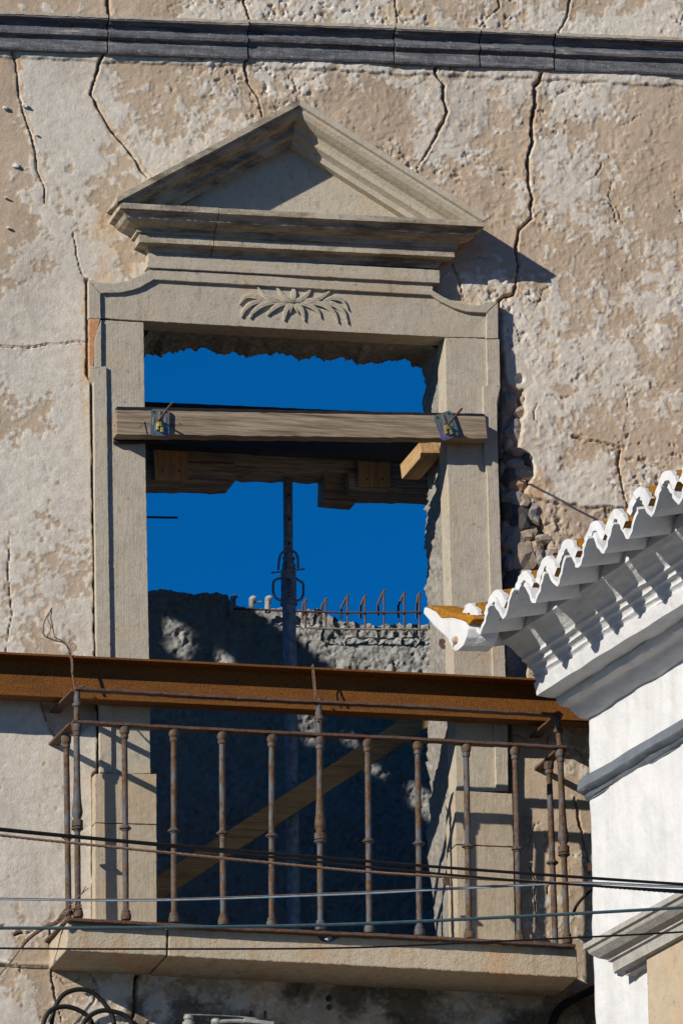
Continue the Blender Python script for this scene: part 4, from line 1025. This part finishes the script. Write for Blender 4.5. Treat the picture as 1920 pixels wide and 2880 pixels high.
# ================================================================== WHITE HOUSE
PHI = math.radians(78.0)
Ed = V((math.cos(PHI), -math.sin(PHI), 0)); Nd = V((-math.sin(PHI), -math.cos(PHI), 0))
O = P(1652, 2300, -.62); O.z = 0
WH = thing('white_house', 'white house corner with canal tile eave and moulded plaster cornice', 'house', tuple(O))
def W(s, n, z): return V((O.x+Ed.x*s+Nd.x*n, O.y+Ed.y*s+Nd.y*n, z))
def endpx(u, v):            # photo pixel on the end plane s = 0 -> (n, z)
    p = PL(u, v, O, Ed); d = p-O; return d.dot(Nd), p.z
def npx(u, v, n):           # photo pixel on plane n -> (s, z)
    p = PL(u, v, O+Nd*n, Nd); d = p-O; return d.dot(Ed), p.z
SL = 2.4                    # length of wall built
# slope of level lines: eave falls slightly towards the far end as in the photo
def tilt_of(u0, v0, u1, v1, n):
    a = npx(u0, v0, n); b = npx(u1, v1, n); return (b[1]-a[1])/(b[0]-a[0])
TW = tilt_of(1643, 2017, 1865, 1880, 0); TT = tilt_of(1283, 1828, 1905, 1423, .5); TG = tilt_of(1647, 2183, 1900, 2034, .05)
# wall: undulating whitewashed render
gs = .012; ns = int(SL/gs); zt_ = endpx(1643, 2010)[1]+.25; z_lo = P(1700, 2990, -1).z-.3; nzw = int((zt_-z_lo)/gs)
ss = np.linspace(0, SL, ns); zz_ = np.linspace(z_lo, zt_, nzw); SS, ZZ = np.meshgrid(ss, zz_)
hn = (fbm(SS, ZZ, .35, 4, 2)-.5)*.030+(fbm(SS, ZZ, .05, 3, 3)-.5)*.004
edge = (fbm(ZZ*0+.5, ZZ, .30, 4, 7)-.5)*.05*np.exp(-SS/.06)
sx = SS+edge
rnd = .02*np.exp(-SS/.012); 
nn_ = hn-rnd
co = np.stack([O.x+Ed.x*sx+Nd.x*nn_, O.y+Ed.y*sx+Nd.y*nn_, ZZ], -1)
# return of the wall at the far corner
ret = []
for k in range(1, 4): 
    c2 = co[:, :1, :].copy(); c2[..., 0] += -Nd.x*.12*k; c2[..., 1] += -Nd.y*.12*k; ret.insert(0, c2)
co = np.concatenate(ret+[co], 1); ii = np.arange(co.shape[0]*co.shape[1]).reshape(co.shape[:2])
qq = np.stack([ii[:-1, :-1], ii[:-1, 1:], ii[1:, 1:], ii[1:, :-1]], -1).reshape(-1, 4)
fast_mesh('wall', co.reshape(-1, 3), qq, M['white'], WH)
mb = MB(); pts = [W(.02, -.03, 0), W(SL, -.03, 0), W(SL, -2.5, 0), W(.02, -2.5, 0)]
mb.box8(pts+[p+V((0, 0, zt_+.2)) for p in pts]); mb.build('house_body', M['bluegray'], WH)
def run(name, prof, tilt, s0, s1, mat, parent=WH, wob=.004, seed=0, ends=True, sub=.02, sc=.12):
    """profile [(n, z)] swept along the house wall"""
    n = int((s1-s0)/sub)+1; s = np.linspace(s0, s1, n); rows = []
    for i in range(n):
        row = []
        for k, (a, z) in enumerate(prof):
            da = float(fbm(np.array([s[i]]), np.array([k*.03]), sc, 3, seed)[0]-.5)*wob*2; dz = float(fbm(np.array([s[i]]), np.array([k*.03+5]), sc, 3, seed+3)[0]-.5)*wob*2
            row.append(W(s[i], a+da, z+tilt*(s[i])+dz))
        rows.append(row)
    mb = MB().grid(rows)
    if ends:
        m = len(prof); L = len(mb.v); mb.f.append(tuple(range(m))); mb.f.append(tuple(range(L-1, L-m-1, -1)))
    mb.smooth = True
    return mb.build(name, M[mat], parent)
ep = lambda pts: [endpx(u, v) for u, v in pts]
# lower mouldings, fascia and ribbed cove (profile read off the far end)
low = ep([(1641,2024),(1634,2021),(1622,2012),(1615,2006),(1607,1998),(1601,1992),(1596,1989),(1583,1987),(1571,1982),(1565,1971),(1564,1962)])
run('lower_moulding', [(-.05, low[0][1]-.01)]+low+[(-.05, low[-1][1]+.01)], TW, 0, SL, 'white', wob=.006, seed=2)
fas = ep([(1565,1963),(1540,1961),(1509,1955),(1500,1920)])
cov = ep([(1492,1914),(1480,1905),(1474,1896),(1462,1888),(1452,1882),(1440,1868),(1428,1850),(1419,1830),(1412,1805)])
TC = (TW+TT)/2
def ribs(pts):
    out = []; (na, za), (nb, zb_) = pts[0], pts[-1]
    for k in range(41):
        t = k/40; n_ = na+(nb-na)*t**1.35; z_ = za+(zb_-za)*t**.85
        b_ = sum(.008*math.exp(-((t-q)/.035)**2) for q in (.12, .30, .48))
        out.append((n_+b_, z_-b_*.3))
    return out
cov = ribs([(fas[-1][0]-.012, fas[-1][1]+.006), (cov[-1][0], cov[-1][1])])
run('fascia', [(-.05, fas[0][1]+.004)]+fas+[(fas[-1][0]-.02, fas[-1][1]+.012), (-.05, fas[-1][1]+.02)], TC, 0, SL, 'white', wob=.004, seed=4)
run('cove', [(-.05, cov[0][1]-.006)]+cov+[(cov[-1][0], cov[-1][1]+.05), (-.05, cov[-1][1]+.06)], TC, 0, SL, 'white', wob=.004, seed=6)
# grey painted string moulding
gm = ep([(1652,2186),(1640,2184),(1630,2192),(1622,2210),(1621,2222),(1627,2230),(1636,2233),(1640,2238),(1644,2246),(1652,2250),(1660,2254)])
gm = [(max(a, .0), b) for a, b in gm]
run('painted_moulding', [(-.05, gm[0][1])]+gm+[(-.05, gm[-1][1])], TG, -.004, SL, 'bluegray', wob=.007, seed=8, sc=.2)
# --- eave tiles
NT_ = fas[-1][0]+.31; SLOPE = .22
print('NT', NT_, 'fas', fas, 'TT', TT, 'TW', TW, 'TG', TG)
PITCH = .205; WAVE = .100
def tile(name, s, n, z, ln, cover, mat, parent, seed=0, nseg=14, nl=9):
    """half-round canal tile read as half of the eave's wave; lip centre at (s, n, z), running inwards and up"""
    r = random.Random(seed); ax = (-Nd+V((0, 0, SLOPE))).normalized(); side = Ed; up = V((0, 0, 1))
    c0_ = W(s, n, z); ro, ri = [], []; ph = [r.uniform(-.004, .004) for _ in range(nseg+1)]; jy = [r.uniform(-.0015, .0015) for _ in range(nseg+1)]
    hw = (.315 if cover else .37)*PITCH
    for j in range(nl+1):
        t = j/nl; k = 1-.08*t; o_, i_ = [], []
        for q in range(nseg+1):
            x = -hw+2*hw*q/nseg; y = WAVE*max(1e-6, .5+(.5 if cover else -.5)*math.cos(2*math.pi*x/PITCH))**.72+(.002 if cover else 0)
            sl_ = -.85*WAVE*math.pi/PITCH*math.sin(2*math.pi*x/PITCH)*(1 if cover else -1); L = math.sqrt(1+sl_*sl_); th = (.031 if cover else -.016)
            b = c0_+ax*(t*ln+(ph[q] if j == 0 else 0))
            i_.append(b+side*(x*k)+up*(y+jy[q])); o_.append(b+side*((x-sl_*th/L)*k)+up*(y+th/L+jy[q]))
        ro.append(o_); ri.append(i_)
    mb = MB(); mb.grid(ro); mb.grid(ri); m = nseg+1; o2 = len(ro)*m; e1 = nl*m
    for q in range(nseg): mb.f.append((q, q+1, o2+q+1, o2+q)); mb.f.append((e1+q, e1+q+1, o2+e1+q+1, o2+e1+q))
    for j in range(nl):
        for c_ in (0, nseg): mb.f.append((j*m+c_, (j+1)*m+c_, o2+(j+1)*m+c_, o2+j*m+c_))
    mb.smooth = True
    return mb.build(name, M[mat], parent), ro, ri, ax
troughs = zz([(350,1015),(480,925),(610,840),(770,755),(882,665),(1007,565),(1140,490),(1270,410),(1395,290),(1540,225)], 1100, 1300, .523)
tr = [npx(u, v, NT_) for u, v in troughs]
ds = (tr[-1][0]-tr[0][0])/9
while tr[-1][0] < SL-.3: tr.append((tr[-1][0]+ds, tr[-1][1]+ds*TT))
rq = random.Random(5)
for i, (s, z) in enumerate(tr):
    tile('channel_tile', s, NT_+rq.uniform(-.006, .006), z+.013, .36, False, 'white', WH, seed=i)
    if i+1 < len(tr):
        s2 = (s+tr[i+1][0])/2+rq.uniform(-.006, .006); z2 = (z+tr[i+1][1])/2+rq.uniform(-.004, .010); nc = NT_-.012+rq.uniform(-.012, .008)
        ob, ro, ri_, ax = tile('cover_tile', s2, nc, z2+.013, .42, True, 'lichen', WH, seed=i+50)
        mb = MB(); r = random.Random(i+9); A_, B_, C_, D_ = [], [], [], []; cen = W(s2, nc, z2+.03)
        for k in range(len(ro[0])):
            po, pi = ro[0][k], ri_[0][k]; dr = (po-pi).normalized(); wb = r.uniform(-.006, .008)
            A_.append(po+dr*.0025+ax*(.010+wb)); B_.append(po+dr*.003-ax*.006); C_.append(pi-dr*.003-ax*.005); D_.append(pi-dr*.003+ax*.20)
        mb.grid([A_, B_, C_, D_]); mb.smooth = True; mb.build('painted_lip', M['white'], ob)
        if i % 2 == 0:
            mb = MB(); stone_mesh(mb, W(tr[i+1][0]-.012, NT_-.030, tr[i+1][1]+.030), .016, .02, .013, i+700); mb.build('debris', M['clayfill'], ob)
# broken tile at the far corner: whitewashed end with lichen on top
def chunk(name, pix, n0, depth, mat, parent, seed):
    f = [W(a, n0, z) for a, z in (npx(u, v, n0) for u, v in pix)]; r = random.Random(seed); axi = (-Nd*.9+Ed*.35+V((0, 0, -.02))).normalized()
    rows = [[p+V((r.uniform(-.002, .002), 0, r.uniform(-.002, .002)))+axi*(depth*t) for p in f] for t in (0, .04, .35, .7, 1)]
    mb = MB().grid(rows, close=True); m = len(f); L = len(mb.v); mb.f.append(tuple(range(m))); mb.f.append(tuple(range(L-1, L-m-1, -1)))
    return mb.build(name, M[mat], parent, bevel=.004)
c7 = lambda pts: zz(pts, 1100, 1300, .523)
ob2 = chunk('corner_tile', c7([(178,782),(172,812),(232,884),(292,936),(322,962),(334,1004),(352,1014),(384,985),(402,945),(412,900),(408,866),(370,846),(320,838),(262,838),(238,806),(205,786)]), NT_+.035, .12, 'white', WH, 3)
chunk('lichen_crust', c7([(182,776),(205,770),(300,798),(380,818),(436,822),(440,842),(412,874),(396,858),(330,836),(262,836),(238,804),(200,788)]), NT_+.036, .11, 'lichen', ob2, 4)
mb = MB(); sd, zd = npx(1100+360*.523, 1300+965*.523, NT_+.02); stone_mesh(mb, W(sd, NT_+.02, zd), .026, .03, .022, 888); mb.build('debris', M['clayfill'], ob2)
# roof deck and second course behind
mb = MB(); z_ = tr[0][1]+.075; a_ = [W(-.02, NT_-.10, z_+.05), W(SL, NT_-.10, z_+.05+TT*SL), W(SL, -2.4, z_+.05+TT*SL+.72), W(-.02, -2.4, z_+.05+.72)]
mb.box8([p-V((0, 0, .03)) for p in a_]+a_); mb.build('roof', M['lichen'], WH)
# --- stone hood and jamb of the house's own window
T2 = tilt_of(1640, 2650, 1920, 2495, .12)
HD = part('window_hood', WH)
def endrun(name, prof, s0, s1, mat, parent, tilt=T2, seed=1):
    return run(name, prof, tilt, s0, s1, mat, parent, wob=.0015, seed=seed, sc=.05)
sh, zh = npx(1640, 2655, .16)
zl = zh-T2*sh
hp = [(-.02, .0), (.16, -.0), (.162, -.022), (.150, -.026), (.146, -.040), (.120, -.062), (.098, -.070), (.092, -.074), (.092, -.080), (.080, -.084), (.078, -.124), (.045, -.128), (.040, -.140), (-.02, -.142)]
# mitred return at the far end
mb = MB(); rows = []
for a, z in hp: rows.append([W(sh+.16-max(a, 0), -.02, zl+z+T2*sh), W(sh+.16-max(a, 0), a, zl+z+T2*sh)]+[W(lerp(sh+.16-max(a, 0), SL, k/60), a, zl+z+T2*lerp(sh+.16-max(a, 0), SL, k/60)) for k in range(1, 61)])
mb.grid(rows); n = len(rows[0]); L = len(mb.v); mb.f.append(tuple(range(n))); mb.f.append(tuple(range(L-1, L-n-1, -1))); mb.f.append(tuple(i*n for i in range(len(rows)))); mb.f.append(tuple(i*n+n-1 for i in range(len(rows)-1, -1, -1)))
ob = mb.build('hood_moulding', M['stone_gray'], HD)
sj, zj = npx(1822, 2790, .05)
mb = MB(); a_ = [W(sj, .055, 0), W(SL, .055, 0), W(SL, -.02, 0), W(sj, -.02, 0)]
mb.box8([p+V((0, 0, z_lo)) for p in a_]+[p+V((0, 0, zl-.10+T2*sj)) for p in a_]); mb.build('window_jamb', M['stone_warm'], HD, bevel=.004)

# ================================================================== CABLES ACROSS THE STREET
def cable(name, pix, y, r, mat, label, twist=False, group='overhead cables'):
    u0, v0 = pix[0]; u1, v1 = pix[-1]; m0 = (pix[1][1]-v0)/(pix[1][0]-u0); m1 = (v1-pix[-2][1])/(u1-pix[-2][0])
    pix = [(u0-500, v0-500*m0-8)]+list(pix)+[(u1+500, v1+500*m1-8)]
    pts = cr3([P(u, v, y) for u, v in pix], 90)
    mb = MB()
    if not twist: mb.tube(pts, r, 8)
    else:
        fine = cr3([P(u, v, y) for u, v in pix], 900)
        for ph in (0, 2.09, 4.19): mb.tube([p+V((0, r*.55*math.cos(i*.42+ph), r*.55*math.sin(i*.42+ph))) for i, p in enumerate(fine)], r*.55, 5)
    o = mb.build(name, M[mat], None); tag(o, label, 'cable', group); return o
cable('cable', [(0,2331),(441,2373),(960,2416),(1266,2441),(1920,2487)], -3.00, .0056, 'cable', 'topmost thick black cable crossing the balusters')
cable('cable', [(0,2335),(441,2377),(960,2431),(1327,2466),(1600,2487),(1920,2505)], -2.95, .0045, 'cable', 'black cable just below the topmost, meeting the twisted one at right')
cable('twisted_cable', [(0,2349),(441,2395),(960,2446),(1235,2465),(1572,2484),(1920,2510)], -2.90, .0050, 'cable_brown', 'twisted brown cable sloping down across the railing', True)
cable('cable', [(0,2526),(441,2528.5),(960,2511),(1200,2500),(1450,2488),(1640,2481),(1920,2492)], -2.92, .0022, 'cable_brown', 'thin brown wire directly above the pale blue wire')
cable('cable', [(0,2529.5),(441,2532.5),(960,2516),(1200,2504.5),(1450,2492),(1640,2485),(1920,2496)], -2.92, .0030, 'cable_light', 'thin pale blue wire crossing the lower balusters')
cable('cable', [(0,2610),(441,2608.5),(960,2600),(1450,2578),(1920,2552)], -3.05, .0060, 'cable_blue', 'thick blue green cable along the foot of the railing')
cable('cable', [(0,2667),(441,2669),(960,2666),(1389,2648),(1920,2621)], -3.05, .0036, 'cable', 'lowest thin black cable in front of the slab face')

# ---- black cable loops at bottom left
lz = lambda pts: zz(pts, 0, 2300, .6122)
for pts, y, lab in (([(240,990),(240,930),(255,870),(290,815),(350,790),(410,795),(460,830),(500,880),(520,920),(530,990)], -.10, 'tallest of the black cable loops under the balcony corner'),
                    ([(195,990),(205,930),(235,885),(290,868),(340,875),(390,900),(420,935),(440,990)], -.13, 'left lower black cable loop under the balcony corner'),
                    ([(370,990),(390,935),(430,900),(480,885),(540,895),(590,920),(625,990)], -.16, 'right lower black cable loop under the balcony corner')):
    o = MB().tube(cr3([P(u, v, y) for u, v in lz(pts)], 50), .0095, 10).build('cable_loop', M['cable']); tag(o, lab, 'cable', 'black cable loops')
# ---- junction hardware peeping in at the bottom centre
bz = lambda pts: zz(pts, 400, 2620, .4464)
IB = thing('insulator_bracket', 'grey cable bracket with insulators at the bottom edge under the balcony', 'bracket', tuple(P(600, 2880, -.08)))
for pts, r in (([(265,522),(400,525),(560,532),(720,548)], .0030), ([(440,575),(560,565),(700,572),(830,578)], .0075), ([(500,562),(640,560),(760,580)], .0055)):
    MB().tube(cr3([P(u, v, -.10) for u, v in bz(pts)], 24), r, 8).build('clamped_cable', M['pipe'], IB)
f = [P(u, v, -.11) for u, v in bz([(645,542),(830,568),(832,590),(640,570)])]; MB().prism(f, [p+V((0, .05, 0)) for p in f]).build('clamp_bar', M['pipe'], IB, bevel=.002)
for x in (685, 775): MB().lathe(P(*bz([(x, 560)])[0], -.09), P(*bz([(x, 500)])[0], -.09), [(0, .006), (1, .006)], 8).build('stud', M['rust'], IB)
for x, y in ((292, 540), (465, 565)): MB().lathe(P(*bz([(x, y+60)])[0], -.09), P(*bz([(x, y-18)])[0], -.09), [(0, .022), (.35, .024), (.5, .014), (.65, .020), (.9, .018), (1, .008)], 14).build('insulator', M['pipe'], IB)
# ---- dark conduit at lower right
o = MB().tube(cr3([P(u, v, -.06) for u, v in zz([(960,960),(985,900),(1020,860),(1080,825),(1150,790),(1200,770)], 960, 2300, .6122)], 30), .017, 10).build('conduit', M['cable']); tag(o, 'thick dark conduit bending below the right end of the slab', 'conduit')
o = MB().tube(cr3([P(u, v, -.05) for u, v in ((1608,2575),(1625,2540),(1660,2505),(1690,2480))], 16), .006, 8).build('conduit', M['cable']); tag(o, 'short dark cable on the wall right of the railing', 'conduit')
for v in (2450, 2490): 
    o = MB().box8([P(1648, v, -.02), P(1664, v, -.02), P(1664, v, .01), P(1648, v, .01), P(1648, v-22, -.02), P(1664, v-22, -.02), P(1664, v-22, .01), P(1648, v-22, .01)]).build('wall_bracket', M['rust']); tag(o, 'upper of two rusty wall brackets beside the white house' if v == 2450 else 'lower of two rusty wall brackets beside the white house', 'bracket')
# ---- rusty rod and binding wires at the left foot of the railing
RD = thing('rusty_rod', 'rusty rod bound with wire at the left foot of the railing', 'rod', tuple(P(150, 2600, -.2)))
q3 = lambda pts: zz(pts, 0, 2480, .1913)
ys = [-.345, -.32, -.28, -.25, -.22, -.20, -.18, -.17]
MB().tube(cr3([P(u, v, y) for (u, v), y in zip(q3([(1060,455),(960,480),(830,600),(720,640),(560,730),(470,800),(390,870),(320,970)]), ys)], 50), .0095, 8, rfun=lambda t: .0095*(1-.35*t)).build('bent_rod', M['rust'], RD)
for k, (pts, r) in enumerate(([(1200,340),(1100,385),(1010,440),(920,550),(850,610),(830,590),(900,480),(1080,290),(1265,70)], .0022), ) if False else enumerate([([(1200,340),(1100,390),(1000,450),(920,560),(860,610)], .0034), ([(840,600),(850,560),(930,430),(1080,290),(1190,190),(1265,70)], .0020), ([(845,605),(870,560),(960,420),(1100,280),(1200,180),(1305,90)], .0020), ([(300,1000),(200,1130),(0,1370),(-150,1540)], .0026), ([(1205,350),(1090,400),(1100,410),(1190,375)], .0030)]):
    MB().tube(cr3([P(u, v, -.36 if k != 3 else -.19) for u, v in q3(pts)], 40), r, 6).build('binding_wire', M['wire'], RD)
for x, y in ((360,905),(385,880),(400,855),(740,610)):
    MB().tube([P(*q3([(x-30, y-8)])[0], -.20), P(*q3([(x, y-4)])[0], -.215), P(*q3([(x+28, y+6)])[0], -.20)], .003, 6).build('binding_wire', M['wire'], RD)
# ---- tuft of dry grass at the right end of the slab
DW = thing('dry_grass', 'small tuft of dry grass at the right end of the slab', 'grass', tuple(P(1510, 2650, -.2)))
for k, pts in enumerate(([(1508,2652),(1500,2640),(1490,2628)], [(1510,2652),(1512,2636),(1511,2618)], [(1512,2652),(1520,2640),(1530,2630)], [(1507,2652),(1494,2641),(1489,2631)], [(1514,2652),(1517,2632),(1508,2600)])):
    MB().tube(cr3([P(u, v, -.15) for u, v in pts], 8), .0012, 5).build('stalk', M['straw'], DW)
